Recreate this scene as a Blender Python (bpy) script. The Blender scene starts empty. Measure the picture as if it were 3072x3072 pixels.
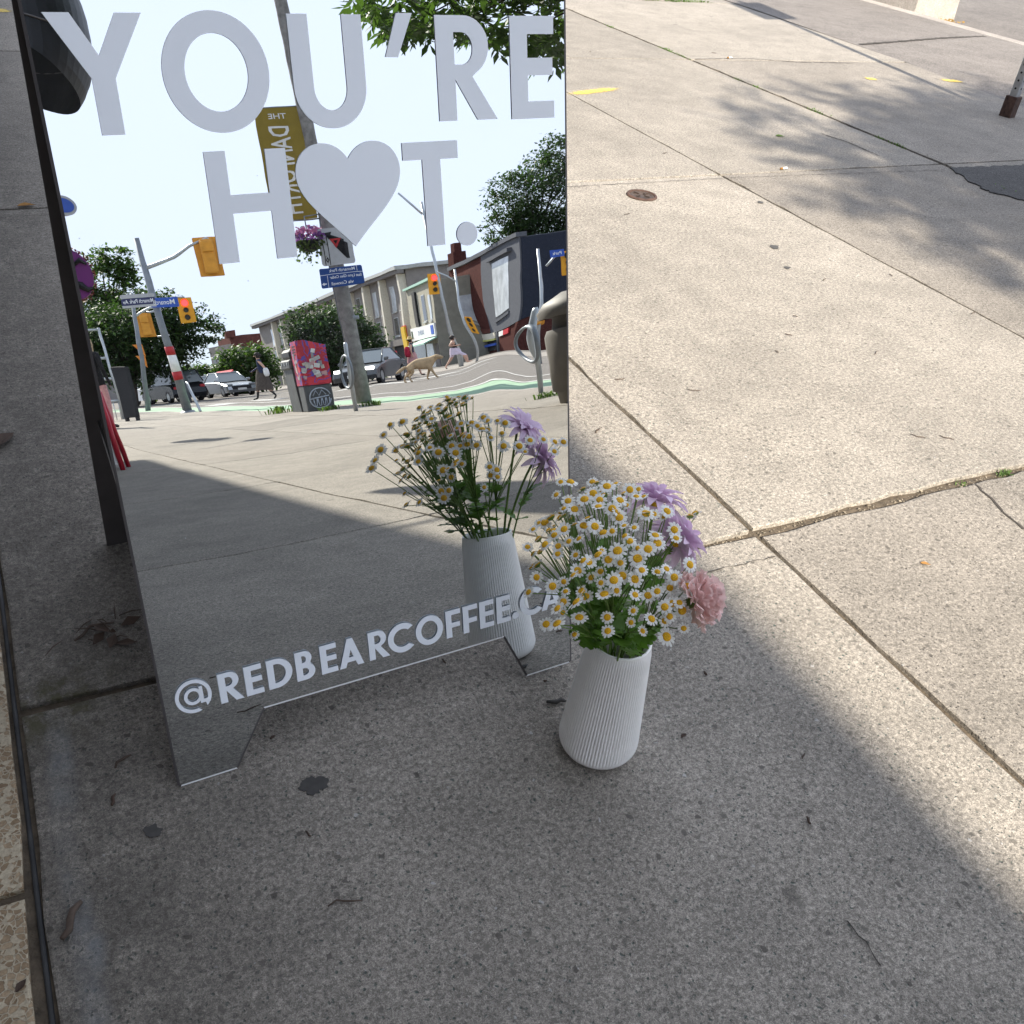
import bpy, bmesh, math, random
import numpy as np
from mathutils import Vector, Matrix, Quaternion, noise as mnoise

random.seed(7)
R_ = random.Random(11)
sc = bpy.context.scene
COL = sc.collection

# ------------------------------------------------------------------ camera
CAM = Vector((0, 0, 1.2))
CR = Vector((0.89082841, -0.44200947, 0.10513022))
CU = Vector((0.18299906, 0.56086173, 0.8074314))
CF = Vector((0.41585584, 0.7000441, -0.58051888))
FPX = 2920.0
cam = bpy.data.objects.new('camera', bpy.data.cameras.new('camera'))
COL.objects.link(cam)
cam.matrix_world = Matrix(((CR.x, CU.x, -CF.x, CAM.x), (CR.y, CU.y, -CF.y, CAM.y),
                           (CR.z, CU.z, -CF.z, CAM.z), (0, 0, 0, 1)))
cam.data.sensor_width = 36.0
cam.data.lens = FPX / 3072 * 36.0
cam.data.clip_start = 0.02
cam.data.clip_end = 3000
sc.camera = cam

# ------------------------------------------------------------------ light
SUN_EL = math.radians(38)
SUN_AZ = math.atan2(-0.215, -0.977)          # from +Y towards +X
SUNV = Vector((math.sin(SUN_AZ) * math.cos(SUN_EL), math.cos(SUN_AZ) * math.cos(SUN_EL), math.sin(SUN_EL)))
world = bpy.data.worlds.new('World')
sc.world = world
world.use_nodes = True
wn = world.node_tree
sky = wn.nodes.new('ShaderNodeTexSky')
sky.sky_type = 'NISHITA'
sky.sun_disc = False
sky.sun_elevation = SUN_EL
sky.sun_rotation = SUN_AZ
sky.air_density = 1.5
sky.dust_density = 3.0
sky.ozone_density = 1.0
bg = wn.nodes['Background']
bg.inputs['Strength'].default_value = 0.15
cap = wn.nodes.new('ShaderNodeVectorMath')      # thin even haze: the glare round the sun levels off
cap.operation = 'MINIMUM'
cap.inputs[1].default_value = (2.98, 3.28, 3.95)
wn.links.new(sky.outputs[0], cap.inputs[0])
veil = wn.nodes.new('ShaderNodeVectorMath')     # and the haze keeps the whole dome pale
veil.operation = 'MAXIMUM'
veil.inputs[1].default_value = (2.75, 3.02, 3.62)
wn.links.new(cap.outputs[0], veil.inputs[0])
wn.links.new(veil.outputs[0], bg.inputs['Color'])
sun = bpy.data.objects.new('sun', bpy.data.lights.new('sun', 'SUN'))
COL.objects.link(sun)
sun.data.energy = 4.5
sun.data.angle = math.radians(0.75)
sun.data.color = (1.0, 0.92, 0.79)
sun.rotation_mode = 'QUATERNION'
sun.rotation_quaternion = SUNV.to_track_quat('Z', 'Y')
sun.location = SUNV * 60
vs = sc.view_settings
sc.display_settings.display_device = 'sRGB'
vs.view_transform = 'Standard'
vs.look = 'None'
vs.exposure = 1.62
vs.gamma = 1.0
vs.use_curve_mapping = False
sc.cycles.use_denoising = True
sc.cycles.max_bounces = 7
sc.cycles.transparent_max_bounces = 12
sc.cycles.caustics_reflective = True
sc.cycles.caustics_refractive = False
sc.cycles.sample_clamp_indirect = 6

# ------------------------------------------------------------------ the mirror's own frame (tilted panel)
_yaw, _til, _rho = math.radians(0.988), math.radians(14.885), math.radians(1.0)
MO = Vector((0.0830, 0.9823, 0.001))
_b = Vector((math.cos(_yaw), math.sin(_yaw), 0))
_k = Vector((-_b.y, _b.x, 0))
_up = Vector((0, 0, 1)) * math.cos(_til) + _k * math.sin(_til)
MN = _b.cross(_up)
if MN.dot(CAM - MO) < 0:
    MN = -MN
ME1 = _b * math.cos(_rho) + _up * math.sin(_rho)
ME2 = -_b * math.sin(_rho) + _up * math.cos(_rho)
MA, MV0, MC, MW, MT = 0.03849, 0.35, 0.00208, 0.00716, 0.0001   # how the thin sheet bows


def cray(x, y):
    d = CR * ((x - 1536) / FPX) - CU * ((y - 1536) / FPX) + CF
    return d.normalized()


def gnd(x, y, z=0.0):
    d = cray(x, y)
    return CAM + d * ((z - CAM.z) / d.z)


def mray(x, y):
    """direction in the street that the mirror shows at a photo pixel, and the point on the sheet"""
    d = cray(x, y)
    P = CAM + d * ((MO - CAM).dot(MN) / d.dot(MN))
    u, v = (P - MO).dot(ME1), (P - MO).dot(ME2)
    U = u - 0.33
    hu = 2 * MA * U * (v - MV0) + 2 * MC * U + MT * v
    hv = MA * U * U + 2 * MW * (v - 0.5) + MT * U
    m = (MN - ME1 * hu - ME2 * hv).normalized()
    return P, d - m * (2 * d.dot(m))


def mg(x, y, z=0.0):
    P, d = mray(x, y)
    return P + d * ((z - P.z) / min(d.z, -0.002))


def M(x, y, D):
    """street point seen in the mirror at a pixel, D metres (level) from the sheet"""
    P, d = mray(x, y)
    h = math.hypot(d.x, d.y)
    return P + d * (D / h)


def Mg(x, y, D):
    p = M(x, y, D)
    return Vector((p.x, p.y, 0))


def face_angle(p):
    """rotation about z that turns local -Y towards the mirror"""
    return math.atan2(p.x - 0.4, -(p.y - 1.1)) + math.pi


# ------------------------------------------------------------------ materials
MAT = {}


def nd(nt, t, **kw):
    n = nt.nodes.new(t)
    for k, v in kw.items():
        if k in n.inputs:
            n.inputs[k].default_value = v
        else:
            setattr(n, k, v)
    return n


def pm(name, col, rough=0.6, metal=0.0, var=0.12, scale=6.0, bump=0.0, spec=0.4, bscale=60.0, sub=0.0, trans=None):
    if name in MAT:
        return MAT[name]
    m = bpy.data.materials.new(name)
    m.use_nodes = True
    nt = m.node_tree
    bs = nt.nodes['Principled BSDF']
    bs.inputs['Roughness'].default_value = rough
    bs.inputs['Metallic'].default_value = metal
    bs.inputs['Specular IOR Level'].default_value = spec
    geo = nd(nt, 'ShaderNodeTexCoord')
    no = nd(nt, 'ShaderNodeTexNoise', Scale=scale, Detail=5.0, Roughness=0.6)
    nt.links.new(geo.outputs['Object'], no.inputs['Vector'])
    mp = nd(nt, 'ShaderNodeMapRange')
    mp.inputs[1].default_value = 0.3
    mp.inputs[2].default_value = 0.7
    mp.inputs[3].default_value = 1 - var
    mp.inputs[4].default_value = 1 + var
    nt.links.new(no.outputs[0], mp.inputs[0])
    mx = nd(nt, 'ShaderNodeMix', data_type='RGBA', blend_type='MULTIPLY')
    mx.inputs[0].default_value = 1.0
    mx.inputs[6].default_value = (*col, 1)
    nt.links.new(mp.outputs[0], mx.inputs[7])
    nt.links.new(mx.outputs[2], bs.inputs['Base Color'])
    if bump:
        n2 = nd(nt, 'ShaderNodeTexNoise', Scale=bscale, Detail=4.0)
        nt.links.new(geo.outputs['Object'], n2.inputs['Vector'])
        b = nd(nt, 'ShaderNodeBump', Strength=1.0, Distance=bump)
        nt.links.new(n2.outputs[0], b.inputs['Height'])
        nt.links.new(b.outputs[0], bs.inputs['Normal'])
    if trans:
        tr = nd(nt, 'ShaderNodeBsdfTranslucent')
        tr.inputs['Color'].default_value = (*trans, 1)
        ms = nd(nt, 'ShaderNodeMixShader')
        ms.inputs[0].default_value = 0.3
        nt.links.new(bs.outputs[0], ms.inputs[1])
        nt.links.new(tr.outputs[0], ms.inputs[2])
        nt.links.new(ms.outputs[0], nt.nodes['Material Output'].inputs[0])
    MAT[name] = m
    return m


def emit(name, col, s):
    m = bpy.data.materials.new(name)
    m.use_nodes = True
    bs = m.node_tree.nodes['Principled BSDF']
    bs.inputs['Base Color'].default_value = (*col, 1)
    bs.inputs['Emission Color'].default_value = (*col, 1)
    bs.inputs['Emission Strength'].default_value = s
    MAT[name] = m
    return m


class NT:
    """small expression helper for node math"""

    def __init__(s, nt):
        s.nt = nt

    def m(s, op, a, b=None, c=None, clamp=False):
        n = s.nt.nodes.new('ShaderNodeMath')
        n.operation = op
        n.use_clamp = clamp
        for i, v in enumerate((a, b, c)):
            if v is None:
                continue
            if isinstance(v, (int, float)):
                n.inputs[i].default_value = v
            else:
                s.nt.links.new(v, n.inputs[i])
        return n.outputs[0]

    def noise(s, vec, scale, detail=4.0, rough=0.55, dist=0.0):
        n = nd(s.nt, 'ShaderNodeTexNoise', Scale=scale, Detail=detail, Roughness=rough, Distortion=dist)
        s.nt.links.new(vec, n.inputs['Vector'])
        return n.outputs

    def voro(s, vec, scale, feature='F1', metric='EUCLIDEAN', rnd=1.0):
        n = nd(s.nt, 'ShaderNodeTexVoronoi', Scale=scale, feature=feature)
        if feature in ('F1', 'F2'):
            n.distance = metric
        n.inputs['Randomness'].default_value = rnd
        s.nt.links.new(vec, n.inputs['Vector'])
        return n.outputs

    def sstep(s, x, lo, hi, a=0.0, b=1.0):
        n = s.nt.nodes.new('ShaderNodeMapRange')
        n.interpolation_type = 'SMOOTHSTEP'
        s.nt.links.new(x, n.inputs[0])
        for i, v in enumerate((lo, hi, a, b)):
            n.inputs[i + 1].default_value = v
        return n.outputs[0]

    def mix(s, f, a, b, mode='MIX'):
        n = nd(s.nt, 'ShaderNodeMix', data_type='RGBA', blend_type=mode)
        if isinstance(f, (int, float)):
            n.inputs[0].default_value = f
        else:
            s.nt.links.new(f, n.inputs[0])
        for i, v in ((6, a), (7, b)):
            if isinstance(v, tuple):
                n.inputs[i].default_value = (*v, 1) if len(v) == 3 else v
            else:
                s.nt.links.new(v, n.inputs[i])
        return n.outputs[2]


def ground_mat(name, base, dark, chip, pit=0.5, grain=0.42, warm=0.0, wall=False, stones=0.72, bump=0.0026, chipamt=0.66):
    m = bpy.data.materials.new(name)
    m.use_nodes = True
    nt = m.node_tree
    h = NT(nt)
    bs = nt.nodes['Principled BSDF']
    bs.inputs['Roughness'].default_value = 0.88
    bs.inputs['Specular IOR Level'].default_value = 0.25
    P = nd(nt, 'ShaderNodeNewGeometry').outputs['Position']
    oi = nd(nt, 'ShaderNodeObjectInfo').outputs['Random']
    # warped coordinates so that pits and chips are ragged
    wob = h.noise(P, 90, 2)
    vm = nt.nodes.new('ShaderNodeVectorMath')
    vm.operation = 'MULTIPLY_ADD'
    nt.links.new(wob[1], vm.inputs[0])
    vm.inputs[1].default_value = (0.012, 0.012, 0.012)
    nt.links.new(P, vm.inputs[2])
    W = vm.outputs[0]
    big = h.noise(P, 1.3, 7, 0.68)[0]
    mid = h.noise(P, 7, 6, 0.65)[0]
    fine = h.noise(P, 110, 6, 0.8)[0]
    sand = h.noise(P, 620, 2, 0.6)[0]
    tone = h.m('ADD', h.sstep(big, 0.3, 0.7, 0.86, 1.09), h.sstep(mid, 0.3, 0.7, -0.10, 0.10))
    tone = h.m('MULTIPLY', tone, h.sstep(fine, 0.28, 0.72, 1 - grain, 1 + grain * 0.75))
    tone = h.m('MULTIPLY', tone, h.sstep(sand, 0.3, 0.7, 1 - grain * 0.55, 1 + grain * 0.5))
    tone = h.m('MULTIPLY', tone, h.m('MULTIPLY_ADD', oi, 0.22, 0.87))
    col = h.mix(1.0, (*base,), tone, 'MULTIPLY')
    # small dark pits
    vg = h.voro(W, 400)
    sepg = nd(nt, 'ShaderNodeSeparateColor')
    nt.links.new(vg[1], sepg.inputs[0])
    col = h.mix(1.0, col, h.m('MULTIPLY_ADD', sepg.outputs[0], grain * 1.1, 1 - grain * 0.58), 'MULTIPLY')
    v1 = h.voro(W, 135)
    sep1 = nd(nt, 'ShaderNodeSeparateColor')
    nt.links.new(v1[1], sep1.inputs[0])
    pm1 = h.m('MULTIPLY', h.sstep(v1[0], 0.12, 0.36, 1, 0), h.sstep(sep1.outputs[0], 1 - pit * 0.7, 1 - pit * 0.2))
    col = h.mix(h.m('MULTIPLY', pm1, 0.78), col, dark)
    # stones, random grey
    v2 = h.voro(W, 52, metric='CHEBYCHEV')
    sep2 = nd(nt, 'ShaderNodeSeparateColor')
    nt.links.new(v2[1], sep2.inputs[0])
    sm = h.m('MULTIPLY', h.sstep(v2[0], 0.16, 0.24, 1, 0), h.m('GREATER_THAN', sep2.outputs[0], stones))
    stone = h.mix(sep2.outputs[1], tuple(c * 0.30 for c in base), tuple(c * 0.78 for c in base))
    col = h.mix(h.m('MULTIPLY', sm, 0.85), col, stone)
    # pale chips
    v3 = h.voro(W, 48, metric='MANHATTAN')
    sep3 = nd(nt, 'ShaderNodeSeparateColor')
    nt.links.new(v3[1], sep3.inputs[0])
    cm = h.m('MULTIPLY', h.sstep(v3[0], 0.14, 0.20, 1, 0), h.m('GREATER_THAN', sep3.outputs[0], chipamt))
    col = h.mix(h.m('MULTIPLY', cm, h.m('MULTIPLY_ADD', sep3.outputs[1], 0.7, 0.1)), col, chip)
    # old gum and oil blots with shapes of their own
    v4 = h.voro(W, 2.3)
    sep4 = nd(nt, 'ShaderNodeSeparateColor')
    nt.links.new(v4[1], sep4.inputs[0])
    gm = h.m('MULTIPLY', h.sstep(v4[0], 0.035, 0.055, 1, 0), h.m('GREATER_THAN', sep4.outputs[0], 0.45))
    col = h.mix(h.m('MULTIPLY', gm, 0.55), col, tuple(c * 0.25 for c in base))
    if wall:
        sx = nd(nt, 'ShaderNodeSeparateXYZ')
        nt.links.new(P, sx.inputs[0])
        X, Y = sx.outputs[0], sx.outputs[1]
        n1 = h.noise(P, 6, 4)[0]
        n2 = h.noise(P, 26, 4, 0.7)[0]
        # dirt band along the shop front, mossy at the crack, pale lime bloom
        Xw = h.m('ADD', X, h.m('MULTIPLY_ADD', n1, -0.22, 0.11))
        dirt = h.sstep(Xw, -0.06, 0.34, 0.62, 0)
        dirt = h.m('MULTIPLY', dirt, h.sstep(n2, 0.25, 0.6, 0.5, 1.0))
        col = h.mix(dirt, col, (0.045, 0.040, 0.034))
        bloomx = h.m('ABSOLUTE', h.m('ADD', h.m('ADD', X, 0.068), h.m('MULTIPLY_ADD', n1, -0.05, 0.025)))
        bloom = h.m('MULTIPLY', h.sstep(bloomx, 0.004, 0.026, 1, 0), h.sstep(n1, 0.42, 0.58, 0.25, 1.0))
        bloom = h.m('MULTIPLY', bloom, h.sstep(Y, 1.12, 1.2, 1, 0))
        bloom = h.m('MULTIPLY', bloom, h.sstep(n2, 0.3, 0.6, 0.35, 1.0))
        col = h.mix(h.m('MULTIPLY', bloom, 0.34), col, (0.24, 0.26, 0.28))
        moss = h.m('MULTIPLY', h.sstep(h.m('ABSOLUTE', h.m('ADD', Y, -1.21)), 0.0, 0.12, 1, 0), h.sstep(X, -0.06, 0.1, 1, 0))
        moss = h.m('MULTIPLY', moss, h.sstep(n2, 0.4, 0.65, 0, 0.9))
        col = h.mix(moss, col, (0.06, 0.055, 0.025))
    nt.links.new(col, bs.inputs['Base Color'])
    hh = h.m('ADD', h.m('MULTIPLY', fine, 0.9), h.m('MULTIPLY', sand, 0.35))
    hh = h.m('SUBTRACT', hh, h.m('MULTIPLY', pm1, 0.55))
    hh = h.m('ADD', hh, h.m('MULTIPLY', cm, 0.25))
    bp = nd(nt, 'ShaderNodeBump', Strength=1.0, Distance=bump)
    nt.links.new(hh, bp.inputs['Height'])
    nt.links.new(bp.outputs[0], bs.inputs['Normal'])
    MAT[name] = m
    return m


ground_mat('concrete', (0.250, 0.225, 0.193), (0.04, 0.066, 0.058), (0.42, 0.41, 0.39), pit=0.72, grain=0.52, wall=True)
ground_mat('concrete_worn', (0.236, 0.211, 0.181), (0.04, 0.035, 0.03), (0.40, 0.39, 0.37), pit=0.78, grain=0.50, stones=0.6)
ground_mat('asphalt', (0.175, 0.157, 0.142), (0.05, 0.045, 0.04), (0.42, 0.40, 0.38), pit=0.6, grain=0.65, stones=0.5, chipamt=0.55, bump=0.004)
ground_mat('asphalt_dark', (0.065, 0.062, 0.06), (0.03, 0.03, 0.03), (0.26, 0.25, 0.24), pit=0.5, grain=0.5, stones=0.5, chipamt=0.6, bump=0.004)
ground_mat('kerb_concrete', (0.30, 0.27, 0.24), (0.12, 0.11, 0.10), (0.6, 0.58, 0.55), pit=0.3, stones=0.85)
pm('soil', (0.075, 0.058, 0.040), 0.95, var=0.5, scale=30, bump=0.006, bscale=90)
pm('road_far', (0.14, 0.136, 0.132), 0.9, var=0.18, scale=0.6)
pm('white_line', (0.45, 0.44, 0.42), 0.8, var=0.25, scale=5)
pm('green_lane', (0.21, 0.32, 0.21), 0.85, var=0.2, scale=4)
pm('leaf_litter', (0.20, 0.12, 0.03), 0.8, var=0.6, scale=20)


# ------------------------------------------------------------------ geometry helpers
class Geo:
    def __init__(s):
        s.v, s.f, s.m, s.sm = [], [], [], []

    def add(s, vs, fs, mi=0, smooth=False):
        o = len(s.v)
        s.v += [tuple(v) for v in vs]
        for f in fs:
            s.f.append(tuple(i + o for i in f))
            s.m.append(mi)
            s.sm.append(smooth)
        return s

    def box(s, c, d, mi=0, rz=0.0, bev=0.0, mtx=None):
        hx, hy, hz = d[0] / 2, d[1] / 2, d[2] / 2
        if bev:
            bm = bmesh.new()
            bmesh.ops.create_cube(bm, size=1)
            bmesh.ops.scale(bm, vec=d, verts=bm.verts)
            bmesh.ops.bevel(bm, geom=bm.edges[:], offset=bev, segments=1, affect='EDGES', profile=0.5)
            bm.verts.index_update()
            vs = [v.co.copy() for v in bm.verts]
            fs = [[v.index for v in f.verts] for f in bm.faces]
            bm.free()
        else:
            vs = [Vector((x, y, z)) for z in (-hz, hz) for x, y in ((-hx, -hy), (hx, -hy), (hx, hy), (-hx, hy))]
            fs = [(3, 2, 1, 0), (4, 5, 6, 7), (0, 1, 5, 4), (1, 2, 6, 5), (2, 3, 7, 6), (3, 0, 4, 7)]
        if mtx is not None:
            vs = [mtx @ v for v in vs]
        elif rz:
            r = Matrix.Rotation(rz, 3, 'Z')
            vs = [r @ v for v in vs]
        c = Vector(c)
        return s.add([v + c for v in vs], fs, mi)

    def tube(s, pts, rad, n=8, mi=0, cap=True, smooth=True):
        pts = [Vector(p) for p in pts]
        if isinstance(rad, (int, float)):
            rad = [rad] * len(pts)
        t0 = (pts[1] - pts[0]).normalized()
        a = t0.orthogonal().normalized()
        rings = []
        for i, p in enumerate(pts):
            if i == 0:
                t = t0
            elif i == len(pts) - 1:
                t = (pts[i] - pts[i - 1]).normalized()
            else:
                t = ((pts[i + 1] - pts[i]).normalized() + (pts[i] - pts[i - 1]).normalized())
                t = t.normalized() if t.length > 1e-6 else (pts[i + 1] - pts[i]).normalized()
            a = (a - t * a.dot(t))
            a = a.normalized() if a.length > 1e-6 else t.orthogonal().normalized()
            b = t.cross(a)
            rings.append([p + (a * math.cos(2 * math.pi * k / n) + b * math.sin(2 * math.pi * k / n)) * rad[i] for k in range(n)])
        vs = [v for r in rings for v in r]
        fs = []
        for i in range(len(pts) - 1):
            for k in range(n):
                k2 = (k + 1) % n
                fs.append((i * n + k, i * n + k2, (i + 1) * n + k2, (i + 1) * n + k))
        s.add(vs, fs, mi, smooth)
        if cap:
            o = len(s.v) - len(vs)
            s.f += [tuple(o + k for k in range(n - 1, -1, -1)), tuple(o + (len(pts) - 1) * n + k for k in range(n))]
            s.m += [mi, mi]
            s.sm += [False, False]
        return s

    def lathe(s, prof, n=32, c=(0, 0, 0), mi=0, smooth=True, sx=1.0, sy=1.0):
        c = Vector(c)
        vs = [c + Vector((r * sx * math.cos(2 * math.pi * k / n), r * sy * math.sin(2 * math.pi * k / n), z)) for r, z in prof for k in range(n)]
        fs = []
        for i in range(len(prof) - 1):
            for k in range(n):
                k2 = (k + 1) % n
                fs.append((i * n + k, i * n + k2, (i + 1) * n + k2, (i + 1) * n + k))
        return s.add(vs, fs, mi, smooth)

    def prism(s, loop, o, ex, ey, ez, d, mi=0, side=None):
        """flat outline (u,v) extruded by d along ez from the origin o"""
        o, ex, ey, ez = Vector(o), Vector(ex), Vector(ey), Vector(ez)
        n = len(loop)
        vs = [o + ex * u + ey * v for u, v in loop] + [o + ex * u + ey * v + ez * d for u, v in loop]
        s.add(vs, [tuple(range(n - 1, -1, -1)), tuple(range(n, 2 * n))], mi)
        o2 = len(s.v) - 2 * n
        for k in range(n):
            k2 = (k + 1) % n
            s.f.append((o2 + k, o2 + k2, o2 + n + k2, o2 + n + k))
            s.m.append(mi if side is None else side)
            s.sm.append(False)
        return s

    def mesh(s, name):
        me = bpy.data.meshes.new(name)
        me.from_pydata(s.v, [], s.f)
        me.polygons.foreach_set('material_index', s.m)
        me.polygons.foreach_set('use_smooth', s.sm)
        me.update()
        return me

    def obj(s, name, mats, parent=None, label=None, fixn=True):
        me = s.mesh(name)
        if fixn and len(me.polygons) < 60000:
            bm = bmesh.new()
            bm.from_mesh(me)
            bmesh.ops.recalc_face_normals(bm, faces=bm.faces)
            bm.to_mesh(me)
            bm.free()
        return link(name, me, mats, parent, label)


def link(name, me, mats, parent=None, label=None):
    if not isinstance(mats, (list, tuple)):
        mats = [mats]
    for m in mats:
        me.materials.append(MAT[m] if isinstance(m, str) else m)
    o = bpy.data.objects.new(name, me)
    COL.objects.link(o)
    if parent is not None:
        o.parent = parent
    if label:
        o['label'] = label
    return o


def tag(o, label, cat, group=None):
    o['label'] = label
    o['category'] = cat
    if group:
        o['group'] = group
    return o


def thing(name, label, cat, loc=(0, 0, 0), rz=0.0, group=None):
    o = bpy.data.objects.new(name, None)
    o.empty_display_size = 0.1
    COL.objects.link(o)
    o.location = loc
    o.rotation_euler = (0, 0, rz)
    return tag(o, label, cat, group)


def struct(o):
    o['kind'] = 'structure'
    return o


def copy_tree(o, parent=None):
    c = o.copy()
    COL.objects.link(c)
    c.parent = parent
    for ch in list(o.children):
        copy_tree(ch, c)
    return c


def glyph_mesh(loops, o, ex, ey, ez, d, g=None, mi=0):
    """outline loops (outer first, then holes) filled and extruded"""
    g = g or Geo()
    bm = bmesh.new()
    es = []
    loops = [[p for i, p in enumerate(lp) if (Vector(p) - Vector(lp[i - 1])).length > 1e-6] for lp in loops]
    for lp in loops:
        vs = [bm.verts.new((u, v, 0)) for u, v in lp]
        for i in range(len(vs)):
            es.append(bm.edges.new((vs[i], vs[(i + 1) % len(vs)])))
    bmesh.ops.triangle_fill(bm, use_beauty=True, use_dissolve=False, edges=es)
    bm.verts.index_update()
    tri = [[v.index for v in f.verts] for f in bm.faces]
    pts = [v.co.copy() for v in bm.verts]
    bm.free()
    o, ex, ey, ez = Vector(o), Vector(ex), Vector(ey), Vector(ez)
    nv = len(pts)
    fr = [o + ex * p.x + ey * p.y + ez * d for p in pts]
    bk = [o + ex * p.x + ey * p.y for p in pts]
    fs = [t if True else t for t in tri] + [[i + nv for i in reversed(t)] for t in tri]
    k = 0
    for lp in loops:
        n = len(lp)
        for i in range(n):
            a, b = k + i, k + (i + 1) % n
            fs.append((a, b, b + nv, a + nv))
        k += n
    g.add(fr + bk, fs, mi)
    return g


def arc(cx, cy, rx, ry, a0, a1, n=24):
    return [(cx + rx * math.cos(math.radians(a0 + (a1 - a0) * i / n)), cy + ry * math.sin(math.radians(a0 + (a1 - a0) * i / n))) for i in range(n + 1)]


def text_geo(txt, size, o, ex, ey, ez, d=0.002, align='CENTER', sx=1.0, g=None, mi=0):
    """lettering from the built-in face, laid on a plane"""
    cu = bpy.data.curves.new('lettering', 'FONT')
    cu.body = txt
    cu.size = size
    cu.align_x = align
    cu.align_y = 'CENTER'
    cu.resolution_u = 2
    cu.offset = size * 0.012
    ob = bpy.data.objects.new('lettering', cu)
    COL.objects.link(ob)
    dg = bpy.context.evaluated_depsgraph_get()
    me = bpy.data.meshes.new_from_object(ob.evaluated_get(dg))
    bpy.data.objects.remove(ob)
    o, ex, ey, ez = Vector(o), Vector(ex), Vector(ey), Vector(ez)
    g = g or Geo()
    g.add([o + ex * v.co.x * sx + ey * v.co.y + ez * d for v in me.vertices], [list(p.vertices) for p in me.polygons], mi)
    bpy.data.meshes.remove(me)
    return g


def road_z(y):
    return -0.13 if y > 1 else (-0.02 if y < -5 else -0.13 + 0.11 * (1 - y) / 6)

# ================================================================== the ground
def kerb_x(y):
    pts = [(-60, 4.7), (-27, 4.80), (-21.5, 4.95), (-12, 5.85), (-8.5, 6.1), (-3.0, 7.6), (0.5, 8.44), (80, 8.44)]
    for (y0, x0), (y1, x1) in zip(pts, pts[1:]):
        if y0 <= y <= y1:
            return x0 + (x1 - x0) * (y - y0) / (y1 - y0)
    return pts[0][1] if y < -60 else 8.44


g = Geo()
g.add([(-900, -1500, -0.06), (1200, -1500, -0.06), (1200, -4.5, -0.06), (-900, -4.5, -0.06), (1200, 2, -0.18), (-900, 2, -0.18), (1200, 900, -0.18), (-900, 900, -0.18)], [(0, 1, 2, 3), (3, 2, 4, 5), (5, 4, 6, 7)])
struct(g.obj('ground', 'road_far'))
g = Geo()
ys_ = [-140, -5, -3.5, -2, -.5, 1, 70]
g.add([v for y_ in ys_ for v in ((2, y_, road_z(y_)), (40, y_, road_z(y_)))], [(2 * i, 2 * i + 1, 2 * i + 3, 2 * i + 2) for i in range(6)])
road = struct(g.obj('road', 'asphalt'))
g = Geo()
g.add([(-60, -47, -0.025), (2, -47, -0.025), (2, -31, -0.025), (-60, -31, -0.025)], [(0, 1, 2, 3)])
struct(g.obj('side_street', 'asphalt'))


def strip(xs, y0, y1, z, mat, name, parent, step=1.0, off=True):
    g = Geo()
    n = max(1, int((y1 - y0) / step))
    vs = []
    for i in range(n + 1):
        y = y0 + (y1 - y0) * i / n
        k = kerb_x(y) if off else 0
        vs += [(k + xs[0], y, road_z(y) + z), (k + xs[1], y, road_z(y) + z)]
    g.add(vs, [(2 * i, 2 * i + 1, 2 * i + 3, 2 * i + 2) for i in range(n)])
    return g.obj(name, mat, parent)


strip((0.33, 1.55), -60, -5, 0.005, 'green_lane', 'green_bike_lane', road)
strip((1.62, 1.76), -60, -2, 0.005, 'white_line', 'painted_line', road)
strip((0.20, 0.29), -60, -9, 0.005, 'white_line', 'painted_line', road)
strip((2.9, 3.05), -60, -2, 0.005, 'white_line', 'painted_line', road)
for k in range(7):
    g = Geo()
    y = -29.5 - k * 0.0
    x = 7.2 + k * 1.6
    g.box((x, -33.2, -0.014), (0.55, 3.4, 0.004))
    g.obj('crossing_bar', 'white_line', road)
for k in range(8):
    g = Geo()
    g.box((13.0, -12 - k * 7, -0.014), (0.14, 3.0, 0.004))
    g.obj('lane_dash', 'white_line', road)

# sidewalk bed (what shows in the joints) and its slabs
edge = [(kerb_x(y), y) for y in [14, 8, 4, 0.5, -3.0, -5.5, -8.5, -12, -18, -24, -28]]
bed = [(-0.5, 14)] + edge + [(4.4, -29.6), (3.6, -30.6), (2.5, -31.0), (-0.5, -31.0)]
g = Geo()
g.prism(bed, (0, 0, -0.16), (1, 0, 0), (0, 1, 0), (0, 0, 1), 0.150)
sidewalk = struct(g.obj('sidewalk', 'soil'))


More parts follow.
